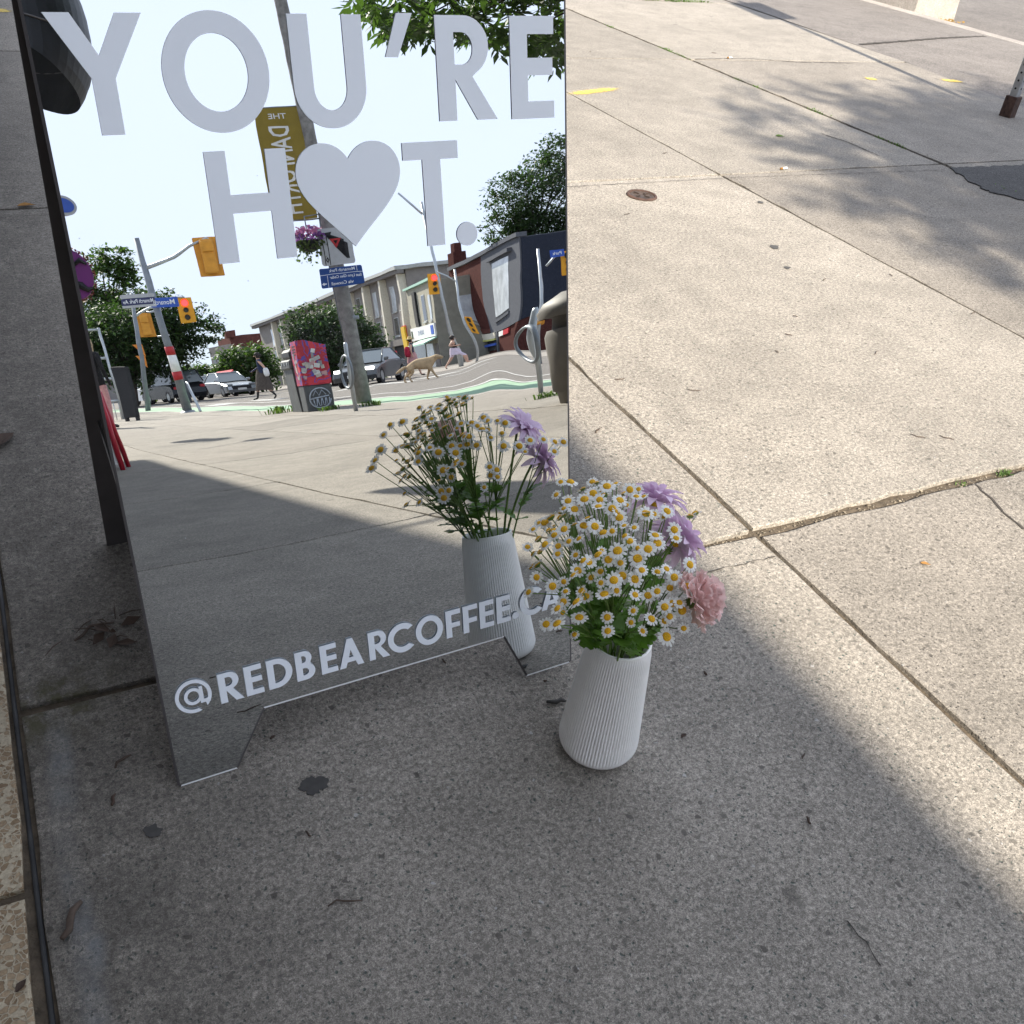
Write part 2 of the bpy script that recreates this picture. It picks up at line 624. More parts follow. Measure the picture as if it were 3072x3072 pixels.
def slab(c, mat='concrete', gap=0.005, rough=0.0018, name='slab', parent=None, tilt=0.0006, top=0.0, sink=0.05):
    """one cast slab: c = four corners (x,y) counter-clockwise"""
    cx = sum(p[0] for p in c) / 4
    cy = sum(p[1] for p in c) / 4
    loop = []
    gaps = gap if isinstance(gap, (list, tuple)) else [gap] * 4
    n = 4
    # inset every edge by its own gap
    lines = []
    for i in range(n):
        a, b = Vector(c[i]), Vector(c[(i + 1) % n])
        t = (b - a).normalized()
        nn = Vector((-t.y, t.x))
        lines.append((a + nn * gaps[i], t))
    cor = []
    for i in range(n):
        (p, t), (q, s) = lines[i - 1], lines[i]
        den = t.x * s.y - t.y * s.x
        w = q - p
        k = (w.x * s.y - w.y * s.x) / den
        cor.append(p + t * k)
    for i in range(n):
        a, b = cor[i], cor[(i + 1) % n]
        L = (b - a).length
        m = max(2, int(L / 0.07)) if max(gaps) > 0.006 else max(2, int(L / 0.12))
        t = (b - a).normalized()
        nn = Vector((-t.y, t.x))
        for j in range(m):
            f = j / m
            p = a + (b - a) * f
            jit = rough * (1.6 if gaps[i] > 0.008 else 1)
            if 0 < j:
                p = p + nn * (R_.random() * jit * 1.6)
                if R_.random() < 0.06 * (3 if gaps[i] > 0.008 else 1):
                    p = p + nn * R_.uniform(0.003, 0.009)
            else:
                p = p + (Vector((cx, cy)) - p).normalized() * 0.008
            loop.append(p)
    N = len(loop)
    tx, ty = R_.uniform(-tilt, tilt), R_.uniform(-tilt, tilt)
    dz = R_.uniform(-0.0008, 0.0008) + top

    def zz(p, d):
        return dz + (p.x - cx) * tx + (p.y - cy) * ty - d
    C2 = Vector((cx, cy))
    ins = []
    for i, p in enumerate(loop):
        a, b = loop[i - 1], loop[(i + 1) % N]
        t = (b - a).normalized()
        ins.append(p + Vector((-t.y, t.x)) * 0.0035)
    g = Geo()
    vs = [(p.x, p.y, zz(p, 0)) for p in ins] + [(p.x, p.y, zz(p, 0.0014)) for p in loop] + [(p.x, p.y, zz(p, sink)) for p in loop]
    fs = [tuple(range(N))]
    for i in range(N):
        j = (i + 1) % N
        fs += [(i, N + i, N + j, j), (N + i, 2 * N + i, 2 * N + j, N + j)]
    g.add(vs, fs)
    return g.obj(name, mat, parent or sidewalk)


XJ = [-0.111, 1.332, 2.892, 4.285]
YJ = [12.4, 10.16, 7.92, 5.68, 3.452, 1.213] + [1.213 - 2.24 * k for k in range(1, 15)]
for j in range(len(YJ) - 1):
    y1, y0 = YJ[j], YJ[j + 1]
    for i in range(4):
        x0 = XJ[i]
        if i < 3:
            xa = xb = XJ[i + 1]
        else:
            xa, xb = min(kerb_x(y0) - 0.02, 6.38), min(kerb_x(y1) - 0.02, 6.38)
            if y0 > 1:
                fx = lambda y: 5.9 + min(0.48, max(0.0, (y - 3.0) * 0.14))
                xa, xb = fx(y0), fx(y1)
        ga = [0.0045, 0.0035, 0.0045, 0.0035]
        if j == 5 and i > 0:
            ga[2] = 0.010
        if j == 4 and i > 0:
            ga[0] = 0.010
        if j in (3, 4):
            ga[0 if j == 3 else 2] = 0.002
        if i == 3:
            ga[3] = 0.013
        if i == 2:
            ga[1] = 0.012
        if i == 0:
            ga[3] = 0.0
        mt = 'concrete' if i == 0 else ('concrete_worn' if (i + j) % 3 == 0 else 'concrete')
        slab([(x0, y0), (xa, y0), (xb, y1), (x0, y1)], mt, ga, rough=0.004 if (j in (4, 5)) else 0.002)
# hairline cracks: thin broken ribbons of dark filled gap laid on the slab
pm('crack', (0.045, 0.038, 0.032), 0.95, var=0.4, scale=60)


def crack(px, w=0.0022, seed=1, world_pts=None):
    rr = random.Random(seed)
    P = world_pts or [gnd(*p) for p in px]
    pts = []
    for a, b in zip(P, P[1:]):
        n = max(3, int((b - a).length / 0.015))
        for i in range(n):
            pts.append(a.lerp(b, i / n) + Vector((rr.uniform(-1, 1), rr.uniform(-1, 1), 0)) * 0.003)
    pts.append(P[-1])
    g = Geo()
    vs = []
    for i, p in enumerate(pts):
        t = (pts[min(i + 1, len(pts) - 1)] - pts[max(i - 1, 0)]).normalized()
        nn = Vector((-t.y, t.x, 0)) * w * rr.uniform(0.2, 1.0)
        vs += [(p.x + nn.x, p.y + nn.y, 0.0024), (p.x - nn.x, p.y - nn.y, 0.0024)]
    g.add(vs, [(2 * i, 2 * i + 1, 2 * i + 3, 2 * i + 2) for i in range(len(pts) - 1)])
    return g.obj('crack', 'crack', sidewalk)


crack([(2910, 1440), (2960, 1485), (3010, 1540), (3072, 1590)], 0.004, 3)
crack([(2111, 1719), (2200, 1700), (2325, 1672)], 0.0016, 4)
crack([(2085, 178), (2250, 176), (2390, 187), (2560, 190)], 0.007, 5)
crack(None, 0.0022, 8, [Vector((-.1, 3.372, 0)), Vector((1.4, 3.385, 0)), Vector((2.9, 3.40, 0)), Vector((4.2, 3.36, 0))])
crack([(2540, 2770), (2600, 2830), (2640, 2900)], 0.0016, 6)
crack([(2460, 400), (2550, 430), (2640, 470)], 0.006, 7)

# kerb stones
kerb = struct(Geo().box((8.57, 13.0, -0.08), (0.24, 0.5, 0.16)).obj('kerb', 'kerb_concrete'))
y = 12.6
while y > -29:
    y2 = y - 2.4
    x1, x2 = kerb_x(y), kerb_x(y2)
    g = Geo()
    t = Vector((x2 - x1, y2 - y, 0)).normalized()
    nn = Vector((-t.y, t.x, 0))
    if nn.x < 0:
        nn = -nn
    a, b = Vector((x1, y, 0)) + t * 0.004, Vector((x2, y2, 0)) - t * 0.004
    sec = [(0, -0.16), (0, -0.012), (0.012, 0.0), (0.20, -0.002), (0.235, -0.02), (0.25, -0.16)]
    vs = [a + nn * u + Vector((0, 0, v)) for u, v in sec] + [b + nn * u + Vector((0, 0, v)) for u, v in sec]
    n = len(sec)
    g.add(vs, [tuple(range(n - 1, -1, -1)), tuple(range(n, 2 * n))] + [(i, (i + 1) % n, n + (i + 1) % n, n + i) for i in range(n)])
    g.obj('kerb_stone', 'kerb_concrete', kerb)
    y = y2

# asphalt strip between slabs and kerb, and a patch
g = Geo()
ya = [12.4, 8.2, 6.6, 5.6, 4.9, 4.2, 3.4, 2.2, 1.4]
L = [(6.40, 12.4), (6.40, 7.7), (6.35, 6.6), (6.28, 5.67), (6.19, 5.16), (6.09, 4.78), (5.99, 4.2), (5.93, 3.0), (5.92, 1.25)]
Rr = [(kerb_x(p[1]) - 0.004, p[1]) for p in L]
vs = [(p[0], p[1], -0.003 + 0.002 * math.sin(i * 2.1)) for i, p in enumerate(L)] + [(p[0], p[1], 0.0) for p in Rr]
n = len(L)
g.add(vs, [(i, n + i, n + i + 1, i + 1) for i in range(n - 1)])
struct(g.obj('asphalt_boulevard', 'asphalt'))
crack([(2581, 133), (2700, 124), (2830, 114), (2955, 109)], 0.03, 9)

rr = random.Random(5)
lp = [gnd(2850, 506), gnd(2905, 545), gnd(2975, 580), gnd(3080, 604), gnd(3130, 560), gnd(3120, 500), gnd(3072, 497), gnd(2960, 502)]
pts = []
for a, b in zip(lp, lp[1:] + lp[:1]):
    for i in range(8):
        p = a.lerp(b, i / 8)
        pts.append((p.x + rr.uniform(-.012, .012), p.y + rr.uniform(-.012, .012)))
g = Geo()
g.prism(pts, (0, 0, -0.004), (1, 0, 0), (0, 1, 0), (0, 0, 1), 0.0095)
g.obj('asphalt_patch', 'asphalt_dark', sidewalk)

# far pavement across the road
g = Geo()
g.box((24.0, -50, -0.07), (9.0, 190, 0.14))
struct(g.obj('far_pavement', 'kerb_concrete'))

# ------------------------------------------------------------------ stone doorstep tiles by the shop front
m = bpy.data.materials.new('tan_stone')
m.use_nodes = True
nt = m.node_tree
h = NT(nt)
P = nd(nt, 'ShaderNodeNewGeometry').outputs['Position']
wob = h.noise(P, 40, 3)
vm = nt.nodes.new('ShaderNodeVectorMath')
vm.operation = 'MULTIPLY_ADD'
nt.links.new(wob[1], vm.inputs[0])
vm.inputs[1].default_value = (0.016, 0.016, 0.016)
nt.links.new(P, vm.inputs[2])
ve = h.voro(vm.outputs[0], 112, 'DISTANCE_TO_EDGE')
vc = h.voro(vm.outputs[0], 112)
sp = nd(nt, 'ShaderNodeSeparateColor')
nt.links.new(vc[1], sp.inputs[0])
cell = h.mix(sp.outputs[0], (0.17, 0.11, 0.058), (0.30, 0.22, 0.135))
matrix = h.mix(h.noise(P, 18, 4)[0], (0.30, 0.245, 0.165), (0.42, 0.36, 0.26))
msk = h.m('MULTIPLY', h.sstep(ve[0], 0.05, 0.10), h.m('GREATER_THAN', sp.outputs[1], 0.30))
col = h.mix(msk, matrix, cell)
col = h.mix(1.0, col, h.sstep(h.noise(P, 180, 4, 0.7)[0], 0.3, 0.7, 0.75, 1.12), 'MULTIPLY')
bs = nt.nodes['Principled BSDF']
bs.inputs['Roughness'].default_value = 0.75
nt.links.new(col, bs.inputs['Base Color'])
bp = nd(nt, 'ShaderNodeBump', Strength=1.0, Distance=0.002)
nt.links.new(h.m('ADD', h.m('MULTIPLY', msk, -0.5), h.noise(P, 120, 4)[0]), bp.inputs['Height'])
nt.links.new(bp.outputs[0], bs.inputs['Normal'])
MAT['tan_stone'] = m
step = thing('doorstep', 'tan pebbled stone doorstep along the shop front beside the pavement', 'doorstep', (0, 0, 0))
for k in range(-22, 20):
    ya, yb = 0.887 + 0.61 * k, 0.887 + 0.61 * (k + 1)
    slab([(-0.75, ya), (-0.121, ya), (-0.121, yb), (-0.75, yb)], 'tan_stone', 0.003, 0.002, 'stone_tile', step, 0.001, 0.001, 0.06)
pm('sealant', (0.035, 0.035, 0.036), 0.9, var=0.4, scale=20)
g = Geo()
g.tube([(-0.1155, y_, -0.008 + 0.002 * math.sin(y_ * 17)) for y_ in np.arange(-12.5, 12.9, 0.06)], 0.0036, 6)
g.obj('sealant_bead', 'sealant', step)

# ------------------------------------------------------------------ the shop building whose shade falls on the pavement
pm('shop_wall', (0.66, 0.62, 0.56), 0.85, var=0.25, scale=3, bump=0.004, bscale=40)  # unseen wall, coloured pale to bounce light into the shaded pavement
pm('shop_trim', (0.05, 0.05, 0.055), 0.5)
pm('shop_glass', (0.03, 0.035, 0.04), 0.05, spec=0.8)
pm('stone_cap', (0.45, 0.42, 0.38), 0.8)
shop = thing('shop_building', 'unseen shop building, walls paled to bounce light, with dark shopfront behind the doorstep', 'building', (-0.25, 0, 0))
W0, HB = -0.02, 5.37
Y0, Y1 = -13.7, 14.0
g = Geo()
g.box((-3.2, (Y0 + Y1) / 2, (HB + 3.2) / 2), (6.0, Y1 - Y0, HB - 3.2))
g.box((-3.35, (Y0 + Y1) / 2, 1.6), (5.7, Y1 - Y0, 3.2))
g.obj('wall', 'shop_wall', shop)
g = Geo()
g.box((-3.17, (Y0 + Y1) / 2, HB + 0.06), (6.14, Y1 - Y0 + 0.1, 0.12))
g.obj('parapet_cap', 'stone_cap', shop)
yy = Y0 + 0.3
while yy < Y1 - 2.2:
    g = Geo()
    g.box((-0.45, yy + 1.05, 1.75), (0.06, 1.95, 2.3), 0)
    fr = g.obj('shop_window', 'shop_glass', shop)
    g = Geo()
    for zc, hh_ in ((0.55, 0.12), (2.94, 0.1)):
        g.box((-0.42, yy + 1.05, zc), (0.10, 2.1, hh_))
    for d in (-1.02, 1.02):
        g.box((-0.42, yy + 1.05 + d, 1.75), (0.10, 0.08, 2.29))
    g.obj('window_frame', 'shop_trim', fr)
    g = Geo()
    g.box((-0.41, yy + 1.05, 0.24), (0.14, 2.1, 0.48))
    g.obj('stall_riser', 'stone_cap', shop)
    yy += 2.35
yy = Y0 + 0.6
while yy < Y1 - 2:
    g = Geo()
    g.box((-0.19, yy + 0.5, 4.2), (0.06, 1.0, 1.4))
    g.obj('upper_window', 'shop_glass', shop)
    yy += 2.6

# black dome awning over the shop further back, seen at the mirror's top corner
pm('awning_black', (0.012, 0.013, 0.018), 0.45, var=0.3, scale=10, bump=0.003, bscale=14)
pm('awning_rib', (0.16, 0.15, 0.15), 0.5, 0.6)
c0 = M(58, 85, 6.0)
aw = thing('dome_awning', 'black dome awning with curved ribs projecting from the shop front', 'awning', (c0.x - 0.06, c0.y, c0.z))
g = Geo()
n1, n2 = 24, 16
vs = []
RX, RY, RZ = 0.42, 0.55, 0.60
for i in range(n1 + 1):
    a = math.pi * i / n1          # along y
    for j in range(n2 + 1):
        e = math.radians(-50 + 140 * j / n2)
        vs.append((RX * math.sin(a) * math.cos(e), -RY * math.cos(a), RZ * math.sin(e) * (0.55 + 0.45 * math.sin(a))))
g.add(vs, [(i * (n2 + 1) + j, (i + 1) * (n2 + 1) + j, (i + 1) * (n2 + 1) + j + 1, i * (n2 + 1) + j + 1) for i in range(n1) for j in range(n2)])
aw_o = g.obj('canopy', 'awning_black', aw)
for j in (4, 8, 12):
    e = math.radians(-50 + 140 * j / n2)
    g = Geo()
    g.tube([(1.01 * RX * math.sin(math.pi * i / 20) * math.cos(e), -1.01 * RY * math.cos(math.pi * i / 20), 1.01 * RZ * math.sin(e) * (0.55 + 0.45 * math.sin(math.pi * i / 20))) for i in range(21)], 0.006, 6)
    g.obj('rib', 'awning_rib', aw)
g = Geo()
g.tube([(0, 0, 0.2), (-0.75, 0.0, 0.25)], 0.02, 6)
g.obj('bracket', 'awning_rib', aw)

# ------------------------------------------------------------------ perforated sign post at the kerb side
pm('galvanised', (0.36, 0.37, 0.38), 0.42, 0.75, var=0.25, scale=14)
pm('rust', (0.055, 0.030, 0.022), 0.85, var=0.5, scale=40, bump=0.003)
pm('hole_black', (0.01, 0.01, 0.01), 0.9)
pm('sign_white', (0.72, 0.72, 0.70), 0.5)
pb = gnd(3020, 349)
post = thing('sign_post', 'perforated galvanised square sign post in a rusty ground sleeve', 'sign post', (pb.x, pb.y, 0), math.radians(12))
g = Geo()
w = 0.048
g.box((0, 0, 1.55), (w, w, 3.1), bev=0.004)
g.obj('tube', 'galvanised', post)
g = Geo()
g.box((0, 0, 0.055), (0.072, 0.072, 0.13), bev=0.003)
g.obj('sleeve', 'rust', post)
hm = None
for k in range(30):
    for sx, sy in ((-1, 0), (0, -1)):
        zc = 0.165 + k * 0.045
        g = Geo()
        o = Vector((sx * (w / 2 + 0.0006), sy * (w / 2 + 0.0006), zc))
        ex = Vector((0, 1, 0)) if sx else Vector((1, 0, 0))
        if k < 12:
            g.prism([(0.0065 * math.cos(a * math.pi / 5), 0.0065 * math.sin(a * math.pi / 5)) for a in range(10)], o, ex, (0, 0, 1), Vector((sx, sy, 0)), 0.0006)
            g.obj('hole', 'hole_black', post)
g = Geo()
g.box((0, -0.034, 2.74), (0.45, 0.004, 0.62), bev=0.0015)
g.obj('sign_plate', 'sign_white', post)

# concrete barrier block standing on the road by the kerb, with leaves swept against it
pl = gnd(2713, 20)
g = Geo()
bl = thing('concrete_block', 'pale concrete barrier block standing on the road beyond the kerb', 'barrier', (pl.x + 0.42, pl.y + 0.62, -0.13), math.radians(8))
g.prism([(-0.38, 0), (0.38, 0), (0.34, 0.5), (0.30, 0.75), (-0.30, 0.75), (-0.34, 0.5)], (0, -0.6, 0), (1, 0, 0), (0, 0, 1), (0, 1, 0), 1.3)
g.obj('block_body', 'kerb_concrete', bl)

# round metal cover in the pavement
cp = gnd(1925, 588)
pm('iron', (0.075, 0.055, 0.045), 0.7, 0.5, var=0.4, scale=50, bump=0.002)
cov = thing('valve_cover', 'small round rusty iron valve cover set in the pavement', 'metal cover', (cp.x, cp.y, 0.0))
g = Geo()
g.lathe([(0.0, 0.003), (0.044, 0.003), (0.046, 0.006), (0.05, -0.004)], 28)
g.obj('lid', 'iron', cov)
g = Geo()
g.lathe([(0.051, -0.006), (0.053, 0.008), (0.060, 0.008), (0.064, 0.002)], 28)
g.obj('ring', 'rust', cov)
for a in range(4):
    g = Geo()
    g.box((0.026 * math.cos(a * 1.571 + .4), 0.026 * math.sin(a * 1.571 + .4), 0.007), (0.024, 0.006, 0.004), rz=a * 1.571 + .4)
    g.obj('grip_bar', 'iron', cov)

# yellow survey paint on the pavement: sprayed dashes, speckled at the ends
m = bpy.data.materials.new('yellow_paint')
m.use_nodes = True
nt = m.node_tree
h = NT(nt)
tc = nd(nt, 'ShaderNodeTexCoord').outputs['Object']
bs = nt.nodes['Principled BSDF']
bs.inputs['Base Color'].default_value = (0.58, 0.42, 0.07, 1)
bs.inputs['Roughness'].default_value = 0.7
sx = nd(nt, 'ShaderNodeSeparateXYZ')
nt.links.new(tc, sx.inputs[0])
rx = h.m('ABSOLUTE', sx.outputs[0])
ry = h.m('ABSOLUTE', sx.outputs[1])
d = h.m('ADD', h.sstep(rx, 0.3, 1.0), h.sstep(ry, 0.0, 0.9))
al = h.sstep(h.m('SUBTRACT', h.m('ADD', h.noise(nd(nt, 'ShaderNodeNewGeometry').outputs['Position'], 70, 5, 0.8)[0], 0.16), h.m('MULTIPLY', d, 0.55)), 0.30, 0.72)
tr = nd(nt, 'ShaderNodeBsdfTransparent')
ms = nd(nt, 'ShaderNodeMixShader')
nt.links.new(al, ms.inputs[0])
nt.links.new(tr.outputs[0], ms.inputs[1])
nt.links.new(bs.outputs[0], ms.inputs[2])
nt.links.new(ms.outputs[0], nt.nodes['Material Output'].inputs[0])
MAT['yellow_paint'] = m


def paint(pa, pb, wd):
    a, b = gnd(*pa), gnd(*pb)
    g = Geo()
    g.add([(-1, -1, 0), (1, -1, 0), (1, 1, 0), (-1, 1, 0)], [(0, 1, 2, 3)])
    o = g.obj('paint_mark', 'yellow_paint', sidewalk, fixn=False)
    c = (a + b) / 2
    o.location = (c.x, c.y, 0.0028)
    o.rotation_euler = (0, 0, math.atan2(b.y - a.y, b.x - a.x))
    o.scale = ((b - a).length * 0.62, wd, 1)


paint((1690, 286), (1870, 264), 0.085)
paint((2590, 235), (2635, 239), 0.085)
paint((2815, 240), (2895, 246), 0.10)
paint((-20, 25), (30, 40), 0.10)

# ================================================================== the mirror sandwich board
m = bpy.data.materials.new('mirror_acrylic')
m.use_nodes = True
nt = m.node_tree
h = NT(nt)
bs = nt.nodes['Principled BSDF']
bs.inputs['Base Color'].default_value = (0.625, 0.650, 0.662, 1)
bs.inputs['Metallic'].default_value = 1.0
bs.inputs['Roughness'].default_value = 0.0
tc = nd(nt, 'ShaderNodeTexCoord').outputs['Object']
sx = nd(nt, 'ShaderNodeSeparateXYZ')
nt.links.new(tc, sx.inputs[0])
U = h.m('ADD', sx.outputs[0], -0.33)
V = sx.outputs[1]
U2 = h.m('MULTIPLY', U, U)
hh = h.m('MULTIPLY', h.m('MULTIPLY', U2, MA), h.m('ADD', V, -MV0))
hh = h.m('ADD', hh, h.m('MULTIPLY', U2, MC))
vv = h.m('ADD', V, -0.5)
hh = h.m('ADD', hh, h.m('MULTIPLY', h.m('MULTIPLY', vv, vv), MW))
hh = h.m('ADD', hh, h.m('MULTIPLY', h.m('MULTIPLY', U, V), MT))


def gauss(cu, cv, su, sv, amp):
    a = h.m('MULTIPLY', h.m('ADD', sx.outputs[0], -cu), 1 / su)
    b = h.m('MULTIPLY', h.m('ADD', V, -cv), 1 / sv)
    e = h.m('EXPONENT', h.m('MULTIPLY', h.m('ADD', h.m('MULTIPLY', a, a), h.m('MULTIPLY', b, b)), -0.5))
    return h.m('MULTIPLY', e, amp)


hh = h.m('ADD', hh, gauss(0.545, 0.575, 0.030, 0.028, 0.00030))
hh = h.m('ADD', hh, gauss(0.600, 0.650, 0.035, 0.035, -0.00010))
nn = h.m('MULTIPLY', h.m('ADD', h.noise(tc, 7, 1.5)[0], -0.5), 0.00010)
nn = h.m('ADD', nn, h.m('MULTIPLY', h.m('ADD', h.noise(tc, 26, 1.0)[0], -0.5), 0.000010))
hh = h.m('ADD', hh, nn)
bp = nd(nt, 'ShaderNodeBump', Strength=1.0, Distance=1.0)
nt.links.new(hh, bp.inputs['Height'])
nt.links.new(bp.outputs[0], bs.inputs['Normal'])
df = nd(nt, 'ShaderNodeBsdfDiffuse')
df.inputs['Color'].default_value = (0.55, 0.55, 0.54, 1)
sm_ = h.sstep(h.noise(tc, 5, 4, 0.6)[0], 0.5, 0.75, 0.004, 0.035)
vd = h.voro(tc, 70)
sd_ = nd(nt, 'ShaderNodeSeparateColor')
nt.links.new(vd[1], sd_.inputs[0])
spk = h.m('MULTIPLY', h.sstep(vd[0], 0.05, 0.09, 0.5, 0), h.m('GREATER_THAN', sd_.outputs[0], 0.93))
mxs = nd(nt, 'ShaderNodeMixShader')
nt.links.new(h.m('MAXIMUM', sm_, spk), mxs.inputs[0])
nt.links.new(bs.outputs[0], mxs.inputs[1])
nt.links.new(df.outputs[0], mxs.inputs[2])
nt.links.new(mxs.outputs[0], nt.nodes['Material Output'].inputs[0])
MAT['mirror_acrylic'] = m
pm('edge_glow_paint', (0.95, 0.96, 0.97), 0.25, var=0.04)  # white colour stands in for light glowing out of the lower sheet edges
pm('board_back', (0.075, 0.068, 0.068), 0.55, var=0.25, scale=9)
pm('vinyl_white', (0.86, 0.90, 0.95), 0.45, var=0.015)
pm('screw', (0.3, 0.3, 0.31), 0.35, 0.9)

sign = thing('sandwich_board', 'mirrored sandwich board with white YOU\'RE HOT lettering standing on the pavement', 'sign')
sign.matrix_world = Matrix(((ME1.x, ME2.x, MN.x, MO.x), (ME1.y, ME2.y, MN.y, MO.y), (ME1.z, ME2.z, MN.z, MO.z), (0, 0, 0, 1)))
PW, PH = 0.669, 1.245
outl = [(0.004, 0), (0.087, 0), (0.1395, 0.0885), (0.5385, 0.0885), (0.579, 0), (PW - 0.004, 0), (PW, 0.004), (PW, PH), (0, PH), (0, 0.004)]
TH = 0.003
g = Geo()
n = len(outl)
cb = 0.0034
ctr = Vector((PW / 2, 0.6))


def inset(loop, d):
    out = []
    for i, p in enumerate(loop):
        a, b = Vector(loop[i - 1]), Vector(loop[(i + 1) % len(loop)])
        p = Vector(p)
        t1, t2 = (p - a).normalized(), (b - p).normalized()
        n1, n2 = Vector((-t1.y, t1.x)), Vector((-t2.y, t2.x))
        bis = (n1 + n2).normalized()
        out.append(p + bis * d / max(0.4, bis.dot(n1)))
    return out


inn = inset(outl, cb)
vs = [(p.x, p.y, 0.0) for p in inn] + [(p[0], p[1], -0.0012) for p in outl] + [(p[0], p[1], -TH) for p in outl]
g.add(vs, [tuple(range(n))], 0)
g.add([], [])
o0 = 0
for i in range(n):
    j = (i + 1) % n
    g.f.append((i, n + i, n + j, j)); g.m.append(1 if i in (0, 2, 4) else 2); g.sm.append(False)
    g.f.append((n + i, 2 * n + i, 2 * n + j, n + j)); g.m.append(1 if i in (0, 2, 4) else 2); g.sm.append(False)
g.f.append(tuple(2 * n + i for i in range(n - 1, -1, -1))); g.m.append(2); g.sm.append(False)
g.obj('mirror_panel', ['mirror_acrylic', 'edge_glow_paint', 'board_back'], sign)
# front backing board, hinged to a rear board
inv = sign.matrix_world.inverted()
g = Geo()
back = [(0.006, 0.004), (0.084, 0.004), (0.137, 0.093), (0.541, 0.093), (0.582, 0.004), (PW - 0.006, 0.004), (PW - 0.006, PH - 0.004), (0.006, PH - 0.004)]
g.prism(back, (0, 0, -TH - 0.006), (1, 0, 0), (0, 1, 0), (0, 0, 1), 0.0058)
g.obj('front_board', 'board_back', sign)
P0 = Vector((0.072, 1.589, 0.0))
top = MO + ME2 * 1.235 - MN * 0.014
e1 = ME1
e2 = (top - P0)
e2 = e2 - e1 * e2.dot(e1)
Lr = e2.length
e2.normalize()
e3 = e1.cross(e2)
g = Geo()
o_l = inv @ P0
r3 = inv.to_3x3()
g.prism([(x, y) for x, y in [(0, 0), (0.089, 0), (0.14, 0.0885), (0.5385, 0.0885), (0.579, 0), (PW, 0), (PW, Lr), (0, Lr)]], o_l, r3 @ e1, r3 @ e2, r3 @ e3, -0.009)
g.obj('rear_board', 'board_back', sign)
for u in (0.12, 0.55):
    g = Geo()
    g.tube([(u - 0.035, PH + 0.002, -0.010), (u + 0.035, PH + 0.002, -0.010)], 0.006, 8)
    g.obj('hinge', 'screw', sign)
for vv_ in (0.32, 0.85):
    g = Geo()
    q = inv @ (P0 + e1 * 0.02 + e2 * vv_ - e3 * 0.0)
    q2 = inv @ (MO + ME1 * 0.02 + ME2 * vv_ - MN * 0.012)
    g.tube([q2, (q + q2) / 2 + Vector((0, -0.03, 0)), q], 0.0025, 6)
    if vv_ < 0.5:
        g.obj('spreader_cord', 'screw', sign)

LZ = 0.0012   # the letters sit on the clear face, a little in front of the silvering


def letter(name, loops, label=None):
    g = glyph_mesh(loops, (0, 0, LZ), (1, 0, 0), (0, 1, 0), (0, 0, 1), 0.0004)
    return g.obj(name, 'vinyl_white', sign, label)


def E_(x0, y0, s, F=False, w=0.528):
    t = 0.172
    lw = 0.205
    p = [(0, 0), (lw, 0)] if F else [(0, 0), (w, 0), (w, t), (lw, t)]
    p += [(lw, 0.43 if not F else 0.36), (w * 0.97, 0.43 if not F else 0.36), (w * 0.97, 0.60 if not F else 0.53), (lw, 0.60 if not F else 0.53), (lw, 1 - t), (w, 1 - t), (w, 1), (0, 1)]
    if F:
        p = [(0, 0), (lw, 0), (lw, 0.36), (w * 0.95, 0.36), (w * 0.95, 0.53), (lw, 0.53), (lw, 1 - t), (w, 1 - t), (w, 1), (0, 1)]
    return [[(x0 + u * s, y0 + v * s) for u, v in p]]


def Rg(x0, y0, s):
    o = [(0, 0), (0.203, 0), (0.203, 0.40), (0.447, 0), (0.684, 0), (0.402, 0.425)]
    o += arc(0.315, 0.715, 0.283, 0.285, -62, 90, 18)
    o += [(0, 1)]
    c = [(0.203, 0.54), (0.29, 0.54)] + arc(0.29, 0.692, 0.125, 0.152, -88, 88, 14) + [(0.29, 0.844), (0.203, 0.844)]
    return [[(x0 + u * s, y0 + v * s) for u, v in lp] for lp in (o, c)]


def Og(cx, cy, s, w=0.984, hgt=1.045, t=0.20):
    return [arc(cx, cy, w * s / 2, hgt * s / 2, 0, 354, 59), arc(cx, cy, (w / 2 - t) * s, (hgt / 2 - 0.187) * s, 0, 354, 59)]


def Cg(x0, y0, s, w=0.93):
    cx, cy = x0 + w * s / 2, y0 + s / 2
    ro, ri = 0.525, 0.325
    a = 43
    o = arc(cx, cy, ro * s * 0.96, ro * s, a, 360 - a, 40) + arc(cx, cy, ri * s * 0.96, ri * s, 360 - a - 8, a + 8, 40)
    return [o]


def Dg(x0, y0, s):
    o = [(0, 0), (0.26, 0)] + arc(0.26, 0.5, 0.50, 0.5, -88, 88, 26) + [(0.26, 1), (0, 1)]
    c = [(0.205, 0.175), (0.27, 0.175)] + arc(0.27, 0.5, 0.285, 0.325, -86, 86, 22) + [(0.27, 0.825), (0.205, 0.825)]
    return [[(x0 + u * s, y0 + v * s) for u, v in lp] for lp in (o, c)]


def Bg(x0, y0, s):
    o = [(0, 0), (0.30, 0)] + arc(0.30, 0.285, 0.29, 0.285, -88, 52, 14) + arc(0.28, 0.755, 0.24, 0.245, -38, 88, 12) + [(0.27, 1), (0, 1)]
    c1 = [(0.205, 0.165), (0.28, 0.165)] + arc(0.28, 0.287, 0.11, 0.122, -86, 86, 10) + [(0.205, 0.41)]
    c2 = [(0.205, 0.60), (0.25, 0.60)] + arc(0.25, 0.72, 0.09, 0.12, -86, 86, 10) + [(0.205, 0.84)]
    return [[(x0 + u * s, y0 + v * s) for u, v in lp] for lp in (o, c1, c2)]


